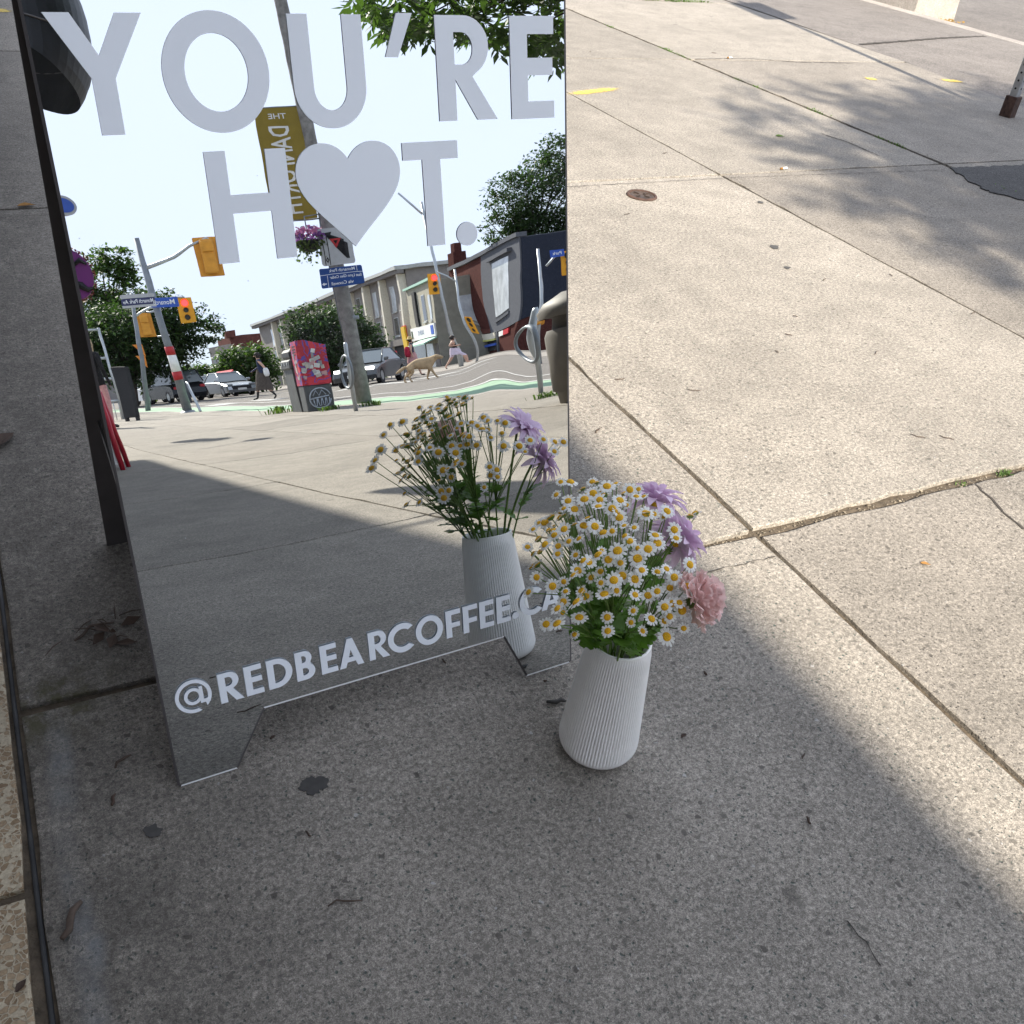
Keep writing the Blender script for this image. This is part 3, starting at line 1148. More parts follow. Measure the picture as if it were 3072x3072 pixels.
def Ag(x0, y0, s, w=0.80):
    o = [(0, 0), (0.205, 0), (0.265, 0.175), (0.535, 0.175), (0.595, 0), (w, 0), (0.49, 1), (0.31, 1)]
    c = [(0.32, 0.335), (0.48, 0.335), (0.40, 0.60)]
    return [[(x0 + u * s, y0 + v * s) for u, v in lp] for lp in (o, c)]


B1, S1 = 0.8843, 0.1243
letter('letter_y', [[(0.0204, 1.0088), (0.0473, 1.0088), (0.0704, 0.9664), (0.0937, 1.0088), (0.1216, 1.0088), (0.0836, 0.9432), (0.0836, 0.8848), (0.0588, 0.8848), (0.0588, 0.9432)][::-1]])
letter('letter_o', Og(0.1957, 0.9470, 0.1243))
ul = [(0.2852, 1.0090), (0.2852, 0.9290)] + arc(0.3312, 0.9290, 0.0460, 0.0474, 180, 360, 30) + [(0.3772, 1.0087), (0.3523, 1.0087), (0.3523, 0.9285)] + arc(0.3312, 0.9285, 0.0211, 0.0261, 0, -180, 24) + [(0.3098, 1.0090)]
letter('letter_u', [ul])
letter('apostrophe', [[(0.4057, 0.9615), (0.4225, 0.9610), (0.4448, 1.0106), (0.4236, 1.0106)]])
letter('letter_r', Rg(0.4748, B1, S1))
letter('letter_e', E_(0.5816, 0.8830, 0.1253))
letter('letter_h', [[(0.1670, 0.7320), (0.1921, 0.7320), (0.1921, 0.7900), (0.2400, 0.7900), (0.2400, 0.7316), (0.2656, 0.7316), (0.2656, 0.8620), (0.2400, 0.8620), (0.2400, 0.8113), (0.1921, 0.8113), (0.1921, 0.8620), (0.1670, 0.8620)]])


def bez(p0, p1, p2, p3, n=14):
    return [tuple((1 - t) ** 3 * a + 3 * (1 - t) ** 2 * t * b + 3 * (1 - t) * t * t * c + t ** 3 * d for a, b, c, d in zip(p0, p1, p2, p3)) for t in [i / n for i in range(n)]]


half = bez((0, .8453), (.008, .858), (.020, .8650), (.034, .8650)) + bez((.034, .8650), (.054, .8650), (.0695, .850), (.0695, .829)) + bez((.0695, .829), (.0695, .797), (.030, .772), (0, .7371)) + [(0, .7371)]
hx = 0.3447
heart = [(hx + u, v) for u, v in half] + [(hx - u, v) for u, v in half[::-1][1:-1]]
letter('heart', [heart[::-1]], 'white heart standing in for the letter O')
letter('letter_t', [[(0.4469, 0.7280), (0.4727, 0.7280), (0.4720, 0.8383), (0.4979, 0.8383), (0.4979, 0.8603), (0.4191, 0.8603), (0.4191, 0.8387), (0.4462, 0.8387)]])
letter('full_stop', [arc(0.5064, 0.7393, 0.0157, 0.0157, 0, 350, 35)])
# the handle along the foot: cap height about 48 mm
sb, ss = 0.1190, 0.0485
xs = [0.0795, 0.1168, 0.1497, 0.192, 0.23, 0.2580, 0.3062, 0.3404, 0.3840, 0.4360, 0.4660, 0.4955, 0.5261]
LZ = 0.0024
letter('letter_r', Rg(xs[0], sb, ss))
letter('letter_e', E_(xs[1], sb, ss))
letter('letter_d', Dg(xs[2], sb, ss))
letter('letter_b', Bg(xs[3], sb, ss))
letter('letter_e', E_(xs[4], sb, ss))
letter('letter_a', Ag(xs[5], sb, ss))
letter('letter_r', Rg(xs[6], sb, ss))
letter('letter_c', Cg(xs[7], sb, ss, 0.90))
letter('letter_o', Og(xs[8] + 0.0235, sb + ss / 2, ss, 0.96, 1.06, 0.195))
letter('letter_f', E_(xs[9], sb, ss, True))
letter('letter_f', E_(xs[10], sb, ss, True))
letter('letter_e', E_(xs[11], sb, ss))
letter('letter_e', E_(xs[12], sb, ss))
letter('full_stop', [arc(0.5605, sb + 0.0062, 0.0062, 0.0062, 0, 345, 23)])
letter('letter_c', Cg(0.5715, sb, ss, 0.90))
letter('letter_a', Ag(0.6100, sb, ss))
# at sign
cx, cy = 0.0437, 0.1440
g = glyph_mesh([arc(cx, cy, 0.0252, 0.0268, -48, 290, 44) + arc(cx, cy, 0.0200, 0.0214, 282, -40, 44)], (0, 0, LZ), (1, 0, 0), (0, 1, 0), (0, 0, 1), 0.0004)
glyph_mesh([arc(cx - 0.0005, cy, 0.0125, 0.0135, 0, 350, 35), arc(cx - 0.0005, cy, 0.0078, 0.0088, 0, 350, 35)], (0, 0, LZ + 0.0002), (1, 0, 0), (0, 1, 0), (0, 0, 1), 0.0004, g)
g.prism([(cx + 0.0085, cy - 0.0135), (cx + 0.0225, cy - 0.0135), (cx + 0.0205, cy - 0.008), (cx + 0.0135, cy - 0.008), (cx + 0.0135, cy + 0.0135), (cx + 0.0085, cy + 0.0135)], (0, 0, LZ + 0.0004), (1, 0, 0), (0, 1, 0), (0, 0, 1), 0.0004)
g.obj('at_sign', 'vinyl_white', sign)

# ================================================================== the vase
pm('ceramic', (0.92, 0.905, 0.875), 0.27, var=0.04, scale=30, spec=0.45)
pm('dark_water', (0.01, 0.012, 0.008), 0.3)
VB = Vector((*gnd(1788, 2236)[:2], 0.0022))
vase = thing('vase', 'white ribbed ceramic vase standing on the pavement by the mirror sign', 'vase', VB)
VH = 0.232
prof = []
for i in range(9):
    a = math.radians(90 * i / 8)
    prof.append((0.0405 + 0.0225 * math.sin(a), 0.0225 * (1 - math.cos(a))))
r0, r1 = 0.0630, 0.0465
for i in range(1, 25):
    t = i / 24
    prof.append((r0 + (r1 - r0) * (t * 0.96 + 0.04 * t * t), 0.0225 + (VH - 0.0225) * t))
NR = 78
K = 7
NS = NR * K
vs, fs = [], []
for r, z in prof:
    amp = 0.00125 * min(1, max(0, (z - 0.014) / 0.012)) * min(1, max(0, (VH - 0.007 - z) / 0.004))
    for k in range(NS):
        ph = (k % K) / K
        rib = abs(math.sin(math.pi * ph)) ** 0.75
        a = 2 * math.pi * k / NS
        rr_ = r + amp * (2 * rib - 1)
        vs.append((rr_ * math.cos(a), rr_ * math.sin(a), z))
for i in range(len(prof) - 1):
    for k in range(NS):
        k2 = (k + 1) % NS
        fs.append((i * NS + k, i * NS + k2, (i + 1) * NS + k2, (i + 1) * NS + k))
g = Geo()
g.add(vs, fs, 0, True)
g.lathe([(0.0, 0.0004), (0.0405, 0.0)], 64)
g.obj('body', 'ceramic', vase, fixn=False)
g = Geo()
g.lathe([(0.0463, VH - 0.0005), (0.0467, VH + 0.0015), (0.0452, VH + 0.0034), (0.0432, VH + 0.0028), (0.0420, VH - 0.002), (0.0455, 0.12), (0.050, 0.03), (0.0, 0.012)], 96)
g.obj('rim', 'ceramic', vase, fixn=False)
g = Geo()
g.lathe([(0.0, 0.15), (0.0435, 0.15)], 48)
g.obj('water', 'dark_water', vase)

# ================================================================== the bouquet
pm('petal_white', (0.90, 0.90, 0.87), 0.6, var=0.04, trans=(0.7, 0.7, 0.62))
pm('disc_yellow', (0.74, 0.40, 0.010), 0.75, var=0.3, scale=500, bump=0.0012, bscale=900)
pm('stem_green', (0.125, 0.205, 0.040), 0.6, var=0.25, scale=40)
pm('leaf_green', (0.105, 0.205, 0.026), 0.5, var=0.3, scale=45, trans=(0.14, 0.34, 0.03))
pm('petal_lilac', (0.80, 0.62, 0.79), 0.55, var=0.10, scale=60, trans=(0.86, 0.68, 0.84))
pm('petal_pink', (0.96, 0.73, 0.70), 0.6, var=0.08, scale=90, trans=(0.95, 0.70, 0.67))
br = random.Random(21)


def daisy_mesh(np_, r, droop, ragged, seed):
    rr = random.Random(seed)
    g = Geo()
    for k in range(np_):
        a = 2 * math.pi * (k + rr.uniform(-.16, .16)) / np_
        L = r * rr.uniform(0.88, 1.06)
        wd = r * math.pi / np_ * rr.uniform(1.15, 1.42)
        dr = droop + rr.uniform(-ragged, ragged)
        tw = rr.uniform(-0.2, 0.2)
        ca, sa = math.cos(a), math.sin(a)
        vs = []
        for f, wf in ((0.30, 0.55), (0.55, 0.95), (0.80, 1.0), (0.95, 0.72), (1.0, 0.25)):
            rad = L * f
            z = 0.0006 + math.sin(f * 2.2) * 0.0005 - dr * rad * f
            for s_ in (-1, 0, 1):
                x, y = rad, s_ * wd * wf * 0.5
                zz = z + (abs(s_) * -0.0004) + s_ * tw * 0.001 * f
                if s_ == 0 and f == 1.0:
                    x -= L * 0.03
                vs.append((x * ca - y * sa, x * sa + y * ca, zz + 0.00012 * (k % 3)))
        fs = []
        for i in range(4):
            for j in range(2):
                fs.append((i * 3 + j, i * 3 + j + 1, i * 3 + j + 4, i * 3 + j + 3))
        g.add(vs, fs, 0, True)
    return g.mesh('flower')


def disc_mesh(r, hgt):
    g = Geo()
    prof = [(r * 1.0, -0.0006), (r * 1.02, 0.0006)] + [(r * math.cos(a), 0.0006 + hgt * math.sin(a)) for a in [math.radians(q) for q in (15, 32, 50, 66, 80)]] + [(0.0002, 0.0006 + hgt)]
    g.lathe(prof, 18)
    # green calyx underneath
    g.lathe([(r * 1.02, -0.0004), (r * 0.75, -0.0022), (0.0009, -0.0034)], 12, mi=1)
    return g.mesh('flower_disc')


DA = []
for i, (np_, r, dr, rg) in enumerate([(11, .0112, .04, .05), (13, .0118, .10, .08), (12, .0108, .18, .12), (12, .0112, -.10, .08), (11, .0098, .45, .18), (10, .0082, -.30, .1)]):
    pmh = daisy_mesh(np_, r, dr, rg, 100 + i)
    pmh.materials.append(MAT['petal_white'])
    dm = disc_mesh(.0053 if i < 4 else .0049, .0026 if i != 2 else .0034)
    dm.materials.append(MAT['disc_yellow'])
    dm.materials.append(MAT['stem_green'])
    DA.append((pmh, dm))


def leaf_mesh(seed, L=0.034):
    rr = random.Random(seed)
    g = Geo()
    # lobed leaf: mid rib with side lobes
    half = [(0.0, 0.04), (0.10, 0.05), (0.18, 0.26), (0.28, 0.34), (0.30, 0.16), (0.42, 0.34), (0.54, 0.42), (0.55, 0.18), (0.68, 0.34), (0.80, 0.30), (0.80, 0.14), (0.92, 0.16), (1.0, 0.0)]
    half = [(x + rr.uniform(-.02, .02) * (0 < x < 1), w * rr.uniform(.85, 1.15)) for x, w in half]
    vs, fs = [], []
    for x, w in half:
        zc = -0.25 * x * x + 0.1 * x
        vs += [(x * L, w * L, (zc + 0.10 * w + rr.uniform(-.03, .03)) * L), (x * L, 0, zc * L), (x * L, -w * L, (zc + 0.10 * w + rr.uniform(-.03, .03)) * L)]
    for i in range(len(half) - 1):
        for j in range(2):
            fs.append((i * 3 + j, i * 3 + j + 1, i * 3 + j + 4, i * 3 + j + 3))
    g.add(vs, fs, 0, True)
    me = g.mesh('leaf')
    me.materials.append(MAT['leaf_green'])
    return me


LM = [leaf_mesh(300 + i, L) for i, L in enumerate((.034, .040, .028, .046))]

direct = [(352,185),(408,188),(327,260),(490,287),(395,297),(370,340),(540,252),(620,212),(535,185),(578,290),(570,330),(432,345),(650,340),(680,358),(695,292),(732,320),(752,230),(803,228),(832,272),(790,270),(692,393),(845,370),(893,372),(953,388),(968,355),(485,440),(550,443),(720,440),(778,450),(260,422),(225,425),(193,460),(315,494),(400,530),(373,460),(650,470),(752,530),(1010,462),(1020,512),(912,540),(900,495),(160,563),(262,548),(338,558),(335,603),(440,610),(590,585),(682,585),(800,572),(858,575),(628,636),(797,630),(583,705),(822,697),(450,700),(698,655),(510,650),(213,738),(305,790),(370,763),(380,820),(708,730),(780,750),(585,770),(675,815),(605,838),(660,755),(530,740),(912,708),(1010,738),(965,690),(985,800),(1083,790),(912,820),(167,825),(497,852),(367,880),(365,943),(783,840),(858,845),(460,972),(268,1010),(432,1070),(622,970),(773,933),(877,980),(760,1000),(625,1050),(825,1050),(955,910),(983,965),(955,990),(1040,885),(1055,930),(1000,890),(1065,1035),(965,1083),(1100,665)]
mirr = [(447,155),(623,90),(338,248),(258,265),(215,332),(198,428),(163,497),(140,548),(295,435),(445,305),(528,305),(475,220),(525,230),(440,505),(570,445),(515,415),(600,560),(652,605),(587,695),(637,690),(605,740),(680,450),(655,405),(710,405),(755,395),(715,260),(785,255),(690,290),(820,275),(860,220),(890,240),(890,300),(908,350),(980,320),(1000,255),(950,240),(1090,405),(1127,442),(1160,368),(1245,362),(1318,378),(1375,378),(1315,440),(990,405),(815,400),(675,515),(720,520),(900,540),(945,560),(905,595),(950,605),(865,670),(765,345)]
EC = VB + Vector((0.0, 0.0, 0.345))
ER = Vector((0.150, 0.150, 0.145))


def ell_hit(o, d):
    oo = Vector(((o - EC)[i] / ER[i] for i in range(3)))
    dd = Vector((d[i] / ER[i] for i in range(3)))
    A, Bq, Cq = dd.dot(dd), oo.dot(dd), oo.dot(oo) - 1
    disc = Bq * Bq - A * Cq
    t = (-Bq - math.sqrt(disc)) / A if disc > 0 else -Bq / A
    return o + d * t


heads = []      # (position, facing, kind)
for x, y in direct:
    px, py = 1500 + x / 1.932, 1350 + y / 1.932
    d = cray(px, py)
    p = ell_hit(CAM, d)
    p = p + d * br.uniform(-0.004, 0.022)
    nr = Vector(((p - EC)[i] / ER[i] ** 2 for i in range(3))).normalized()
    f = (nr * 0.5 + Vector((0, 0, 0.6)) - d * 0.3 + Vector((br.gauss(0, .32), br.gauss(0, .32), 0))).normalized()
    heads.append((p, f, br.choice((0, 0, 1, 1, 2, 3))))
for x, y in mirr:
    px, py = 1050 + x / 2.147, 1150 + y / 2.147
    P, d = mray(px, py)
    p = ell_hit(P, d)
    p = p + d * br.uniform(-0.002, 0.02)
    nr = Vector(((p - EC)[i] / ER[i] ** 2 for i in range(3))).normalized()
    f = (nr * 0.45 + Vector((0, 0, 0.4)) - d * 0.55 + Vector((br.uniform(-.3, .3), br.uniform(-.3, .3), 0))).normalized()
    heads.append((p, f, br.choice((0, 1, 2, 3, 4, 5))))
rimc = VB + Vector((0, 0, VH))
# cluster heads into sprays by direction from the mouth of the vase
dirs = np.array([list((p - rimc).normalized()) for p, f, k in heads])
rs = np.random.RandomState(4)
NC = 17
cen = dirs[rs.choice(len(dirs), NC, replace=False)]
for _ in range(25):
    lab = np.argmax(dirs @ cen.T, axis=1)
    for c in range(NC):
        if (lab == c).any():
            q = dirs[lab == c].mean(0)
            cen[c] = q / np.linalg.norm(q)


def quad_b(a, b, c, n=7):
    return [a * (1 - t) ** 2 + b * (2 * t * (1 - t)) + c * t * t for t in [i / n for i in range(n + 1)]]


def near_word(v):
    hx_ = 'road side' if v.x > 0.03 else ('shop side' if v.x < -0.03 else 'middle')
    hy_ = 'towards the mirror' if v.y > 0.02 else 'away from the mirror'
    return hx_, hy_


def spray_label(i, mean):
    return 'spray of small white and yellow daisies in the ribbed vase'


for c in range(NC):
    idx = [i for i in range(len(heads)) if lab[i] == c]
    if not idx:
        continue
    mean = sum((heads[i][0] for i in idx), Vector()) / len(idx)
    root = rimc + Vector((br.uniform(-.026, .026), br.uniform(-.026, .026), -0.10))
    out = (mean - rimc)
    mouth = rimc + Vector((max(-.034, min(.034, out.x * .28)), max(-.034, min(.034, out.y * .28)), 0.0))
    node = mouth.lerp(mean, 0.50) + Vector((0, 0, 0.012))
    sp = thing('daisy_spray', 'spray of small white daisies with yellow centres in the ribbed vase', 'flowers', root, 0, 'daisy sprays in the vase')
    g = Geo()
    main = quad_b(root, mouth, node, 8)
    g.tube([p - root for p in main], [0.0019 - 0.0006 * i / 8 for i in range(9)], 6)
    subs = []
    for i in idx:
        p, f, kd = heads[i]
        start = main[-1].lerp(main[-3], br.random())
        ctrl = start.lerp(p, 0.55) - f * 0.010 + Vector((0, 0, 0.006))
        path = quad_b(start, ctrl, p - f * 0.003, 6)
        g.tube([q - root for q in path], [0.0010 - 0.0003 * j / 6 for j in range(7)], 5)
        subs.append(path)
    g.obj('stem', 'stem_green', sp, fixn=False)
    for i in idx:
        p, f, kd = heads[i]
        pme, dme = DA[kd]
        fo = bpy.data.objects.new('flower', pme)
        COL.objects.link(fo)
        fo.parent = sp
        fo.location = p - root
        fo.rotation_mode = 'QUATERNION'
        fo.rotation_quaternion = f.to_track_quat('Z', 'Y') @ Quaternion((0, 0, 1), br.uniform(0, 6.3))
        s_ = br.choice((.66, .76, .86, .94, 1.0, 1.1)) * br.uniform(.95, 1.05)
        fo.scale = (s_, s_, s_)
        do = bpy.data.objects.new('flower_disc', dme)
        COL.objects.link(do)
        do.parent = fo
    # leaves low on the spray
    for q in range(5):
        t = br.uniform(0.55, 1.0)
        k = int(t * 8)
        p = main[k]
        if p.z < VB.z + VH + 0.004:
            p = main[-1].lerp(mouth, 0.3)
        lo = bpy.data.objects.new('leaf', br.choice(LM))
        COL.objects.link(lo)
        lo.parent = sp
        lo.location = p - root
        az = br.uniform(0, 6.28)
        dr = (Vector((math.cos(az), math.sin(az), br.uniform(-.1, .7))) + out.normalized() * .5).normalized()
        lo.rotation_mode = 'QUATERNION'
        lo.rotation_quaternion = dr.to_track_quat('X', 'Z')
        s_ = br.uniform(.8, 1.2)
        lo.scale = (s_,) * 3
    for path in subs[::2]:
        lo = bpy.data.objects.new('leaf', LM[2])
        COL.objects.link(lo)
        lo.parent = sp
        lo.location = path[2] - root
        az = br.uniform(0, 6.28)
        lo.rotation_mode = 'QUATERNION'
        lo.rotation_quaternion = Vector((math.cos(az), math.sin(az), .5)).to_track_quat('X', 'Z')
        lo.scale = (br.uniform(.4, .75),) * 3


def chrysanthemum(px, py, face, back, label, R=0.046, npet=40, seed=1):
    rr = random.Random(seed)
    # where the sight line from the camera and the one by way of the mirror come closest
    d1 = cray(px, py)
    P2, d2 = mray(*back)
    w0 = CAM - P2
    b_ = d1.dot(d2)
    t1 = (b_ * d2.dot(w0) - d1.dot(w0)) / (1 - b_ * b_)
    t2 = (d2.dot(w0) - b_ * d1.dot(w0)) / (1 - b_ * b_)
    p = ((CAM + d1 * t1) + (P2 + d2 * t2)) / 2
    if (p - EC).length > 0.21:
        p = EC + (p - EC).normalized() * 0.17
    root = rimc + Vector((0.012, 0.01, -0.10))
    t = thing('chrysanthemum', label, 'flower', root)
    f = Vector(face).normalized()
    q = f.to_track_quat('Z', 'Y')
    g = Geo()
    g.tube([v - root for v in quad_b(root, rimc + Vector((0.028, 0.012, 0.02)), p - f * 0.010, 10)], 0.0022, 7)
    g.obj('stem', 'stem_green', t, fixn=False)
    for k in range(npet):
        ring = k / npet
        a = k * 2.399963
        el = math.radians(5 + 62 * (1 - ring) + rr.uniform(-9, 9))
        L = R * (0.78 + 0.22 * ring) * rr.uniform(.88, 1.08)
        wd = 0.0098 * rr.uniform(.85, 1.15)
        vs, fs = [], []
        for i in range(7):
            s_ = i / 6
            w = wd * (0.35 + 1.0 * math.sin(min(1, s_ * 1.05 + .05) * math.pi * .78)) * (0.35 if i == 6 else 1)
            e2_ = el - 0.55 * s_ * s_
            x = L * s_
            r_, z_ = x * math.cos(e2_), x * math.sin(e2_)
            for j in (-1, 0, 1):
                v = Vector((r_, j * w * .5, z_ + abs(j) * 0.0012))
                vs.append(Matrix.Rotation(a, 3, 'Z') @ v)
        for i in range(6):
            for j in range(2):
                fs.append((i * 3 + j, i * 3 + j + 1, i * 3 + j + 4, i * 3 + j + 3))
        gp = Geo()
        gp.add(vs, fs, 0, True)
        po = gp.obj('petal', 'petal_lilac', t, fixn=False)
        po.location = p - root
        po.rotation_mode = 'QUATERNION'
        po.rotation_quaternion = q
    g = Geo()
    g.lathe([(0.0001, -0.004), (0.006, -0.002), (0.0075, 0.001), (0.005, 0.004), (0.0001, 0.006)], 14)
    e = g.obj('flower_centre', 'disc_yellow', t)
    e.location = p - root
    e.rotation_mode = 'QUATERNION'
    e.rotation_quaternion = q
    return t


chrysanthemum(2035, 1610, (0.80, 0.12, 0.30), (1600, 1400), 'large lilac chrysanthemum leaning out between the daisies and the carnation', 0.058, 46, 3)
chrysanthemum(1965, 1510, (0.45, 0.55, 0.60), (1560, 1290), 'lilac chrysanthemum facing the mirror at the back of the bouquet', 0.054, 42, 4)

# pink carnation: a ball of ruffled petals
cc = ell_hit(CAM, cray(2098, 1800)) + cray(2098, 1800) * 0.01
root = rimc + Vector((0.02, -0.01, -0.10))
car_ = thing('carnation', 'pale pink ruffled carnation at the side of the bouquet', 'flower', root)
f = Vector((0.72, -0.25, 0.35)).normalized()
g = Geo()
g.tube([v - root for v in quad_b(root, rimc + Vector((0.035, -0.01, 0.02)), cc - f * 0.022, 10)], 0.002, 7)
g.tube([cc - f * 0.028 - root, cc - f * 0.004 - root], [0.005, 0.008], 9)
g.obj('stem', 'stem_green', car_, fixn=False)
rr = random.Random(9)
for k in range(46):
    ring = k / 46
    a = k * 2.399963
    el = math.radians(88 - 108 * ring + rr.uniform(-8, 8))
    L = 0.039 * rr.uniform(.88, 1.12)
    vs, fs = [], []
    nu, nv = 6, 11
    ph = rr.uniform(0, 6)
    for i in range(nu):
        s_ = i / (nu - 1)
        for j in range(nv):
            tt = (j / (nv - 1) - .5) * (0.25 + 1.05 * s_)
            ruff = 0.0034 * s_ ** 2 * math.sin(j * 2.3 + ph) + 0.0016 * s_ ** 3 * math.sin(j * 5.1 + ph * 2)
            rad = L * s_ * (1 - .05 * (j % 2) * (i == nu - 1))
            v = Vector((rad * math.cos(tt) * math.cos(el) - ruff * math.sin(el), rad * math.sin(tt), rad * math.cos(tt) * math.sin(el) + ruff * math.cos(el)))
            vs.append(Matrix.Rotation(a, 3, 'Z') @ v)
    for i in range(nu - 1):
        for j in range(nv - 1):
            fs.append((i * nv + j, i * nv + j + 1, (i + 1) * nv + j + 1, (i + 1) * nv + j))
    gp = Geo()
    gp.add(vs, fs, 0, True)
    po = gp.obj('petal', 'petal_pink', car_, fixn=False)
    po.location = cc - root - f * 0.006
    po.rotation_mode = 'QUATERNION'
    po.rotation_quaternion = f.to_track_quat('Z', 'Y')

# ================================================================== the street behind the camera, which the mirror shows
def Dz(px, py, z):
    """street point on a mirror ray at a known height"""
    P, d = mray(px, py)
    return P + d * ((z - P.z) / d.z)


def lc(t, p):
    return Matrix.Rotation(-t.rotation_euler[2], 3, 'Z') @ (Vector(p) - Vector(t.location))


pm('pole_steel', (0.20, 0.22, 0.24), 0.5, 0.4, var=0.15)
pm('pole_pale', (0.42, 0.45, 0.47), 0.45, 0.5, var=0.1)
pm('wood_pole', (0.21, 0.20, 0.19), 0.9, var=0.35, scale=9, bump=0.006, bscale=30)
pm('amber', (0.72, 0.34, 0.015), 0.5, var=0.08)
pm('amber_back', (0.60, 0.27, 0.03), 0.6, var=0.15)
pm('lens_dark', (0.02, 0.022, 0.012), 0.3)
pm('street_blue', (0.03, 0.09, 0.42), 0.45)
pm('guide_blue', (0.012, 0.055, 0.22), 0.45)
pm('navy', (0.03, 0.035, 0.10), 0.5)
pm('text_white', (0.72, 0.74, 0.80), 0.5)
pm('sign_grey', (0.40, 0.41, 0.43), 0.5)
pm('black', (0.012, 0.012, 0.014), 0.5)
pm('matt_black', (0.018, 0.019, 0.022), 0.8)
pm('red_band', (0.40, 0.02, 0.025), 0.5)
pm('banner_gold', (0.25, 0.19, 0.035), 0.7, var=0.12, trans=(0.34, 0.27, 0.05))
pm('white_print', (0.66, 0.65, 0.62), 0.6)
emit('red_lamp', (1.0, 0.03, 0.03), 2.2)
emit('head_lamp', (1.0, 0.97, 0.9), 3.0)


def signal(parent, p, rz, s=1.12, front=True, lit=None, slim=False):
    """traffic signal as a part: backboard and housing, with lenses and visors as its own pieces"""
    g = Geo()
    c = Vector(p)
    w = s * (0.60 if not slim else 0.42)
    def tr(v):
        return c + Matrix.Rotation(rz, 3, 'Z') @ Vector(v)
    sgn = -1 if front else 1
    rot = Matrix.Rotation(rz, 3, 'Z')
    g.box(c, (w, 0.03, s), 0, mtx=rot, bev=0.02)
    g.box(tr((0, 0.10 * (1 if front else -1), 0)), (w * 0.55, 0.16, s * 0.86), 0, mtx=rot, bev=0.03)
    if not front:
        g.box(tr((0, -0.19, s * 0.25)), (w * 0.5, 0.08, s * 0.26), 0, mtx=rot, bev=0.02)
    o = g.obj('signal_head', 'amber' if front else 'amber_back', parent)
    if front:
        for k in range(3):
            z = s * 0.29 * (1 - k)
            r = s * (0.135 if k == 0 else 0.10)
            ctr = tr((0, -0.03, z))
            gg = Geo()
            ax = rot @ Vector((1, 0, 0))
            gg.prism([(r * math.cos(a * math.pi / 8), r * math.sin(a * math.pi / 8)) for a in range(16)], ctr, ax, (0, 0, 1), rot @ Vector((0, -1, 0)), 0.02)
            gg.obj('lens', 'red_lamp' if (lit == k) else 'lens_dark', o)
            gg = Geo()
            n = 10
            vs = []
            for a in range(n + 1):
                t = math.radians(-10 + 200 * a / n)
                for dd in (0.0, 0.14 * s):
                    vs.append(tr((r * 1.12 * math.cos(t), -0.02 - dd, z + r * 1.12 * math.sin(t))))
            gg.add(vs, [(2 * a, 2 * a + 1, 2 * a + 3, 2 * a + 2) for a in range(n)])
            gg.obj('visor', 'amber', o)
    return o


def sheet(name, parent, p, rz, w, hgt, mat, d=0.008, label=None, round_=0.03):
    rot = Matrix.Rotation(rz, 3, 'Z')
    lp = []
    for sx_, sy_, a0 in ((1, -1, -90), (1, 1, 0), (-1, 1, 90), (-1, -1, 180)):
        lp += arc(sx_ * (w / 2 - round_), sy_ * (hgt / 2 - round_), round_, round_, a0, a0 + 90, 4)
    g = Geo()
    g.prism(lp, Vector(p), rot @ Vector((1, 0, 0)), (0, 0, 1), rot @ Vector((0, -1, 0)), d)
    return g.obj(name, mat, parent, label)


def words(parent, txt, size, p, rz, mat='text_white', off=0.014, vert=False, align='CENTER', sx=1.0, name='lettering'):
    rot = Matrix.Rotation(rz, 3, 'Z')
    ex, ey = rot @ Vector((1, 0, 0)), Vector((0, 0, 1))
    if vert:
        ex, ey = Vector((0, 0, -1)), rot @ Vector((1, 0, 0))
    g = text_geo(txt, size, Vector(p), ex, ey, rot @ Vector((0, -1, 0)), off, align, sx)
    return g.obj(name, mat, parent, fixn=False)


# ---------------------------------------------------------------- wooden utility pole with banner, basket and signs
b0 = mg(1095, 1208)
DU = math.hypot(b0.x - 0.4, b0.y - 1.1)
up = thing('utility_pole', 'grey weathered wooden utility pole carrying a gold banner and signs', 'utility pole', (b0.x, b0.y, 0))
ang = face_angle(b0)
tp = M(840, 0, DU)
dirp = (tp - b0).normalized()
g = Geo()
Lp = 9.2
ps = [dirp * (Lp * i / 10) for i in range(11)]
ps[0] = Vector((0, 0, -0.02))
g.tube(ps, [0.138 - 0.040 * min(1, i / 6) for i in range(11)], 16)
g.obj('shaft', 'wood_pole', up)
g = Geo()
g.tube([dirp * 0.02 + Vector((-.12, -.06, 0)), dirp * 2.6 + Vector((-.12, -.04, 0)), dirp * 4.2 + Vector((-.11, -.03, 0))], 0.018, 6)
g.obj('conduit', 'pole_steel', up)
g = Geo()
g.lathe([(0.129, 1.50), (0.134, 1.51), (0.134, 1.55), (0.127, 1.56)], 16)
g.obj('steel_band', 'pole_steel', up)
# banner on two arms
c = (M(800, 330, DU) + M(882, 327, DU) + M(809, 664, DU) + M(935, 646, DU)) / 4
cl = lc(up, c)
ba = sheet('banner', up, cl, ang, 0.70, 1.86, 'banner_gold', 0.012, 'gold street banner with white lettering', 0.015)
words(ba, 'THE', 0.13, cl + Vector((0, 0, 0.78)), ang, 'white_print', 0.016, sx=1.2)
words(ba, 'DANFORTH', 0.44, cl + Vector((0, 0, -0.10)), ang, 'white_print', 0.016, vert=True, sx=0.62)
for dz in (0.94, -0.94):
    q = cl + Vector((0, 0, dz))
    g = Geo()
    zt = q.z
    g.tube([dirp * (zt / dirp.z), q + (q - dirp * (zt / dirp.z)).normalized() * 0.36], 0.014, 6)
    g.obj('banner_arm', 'pole_steel', up)
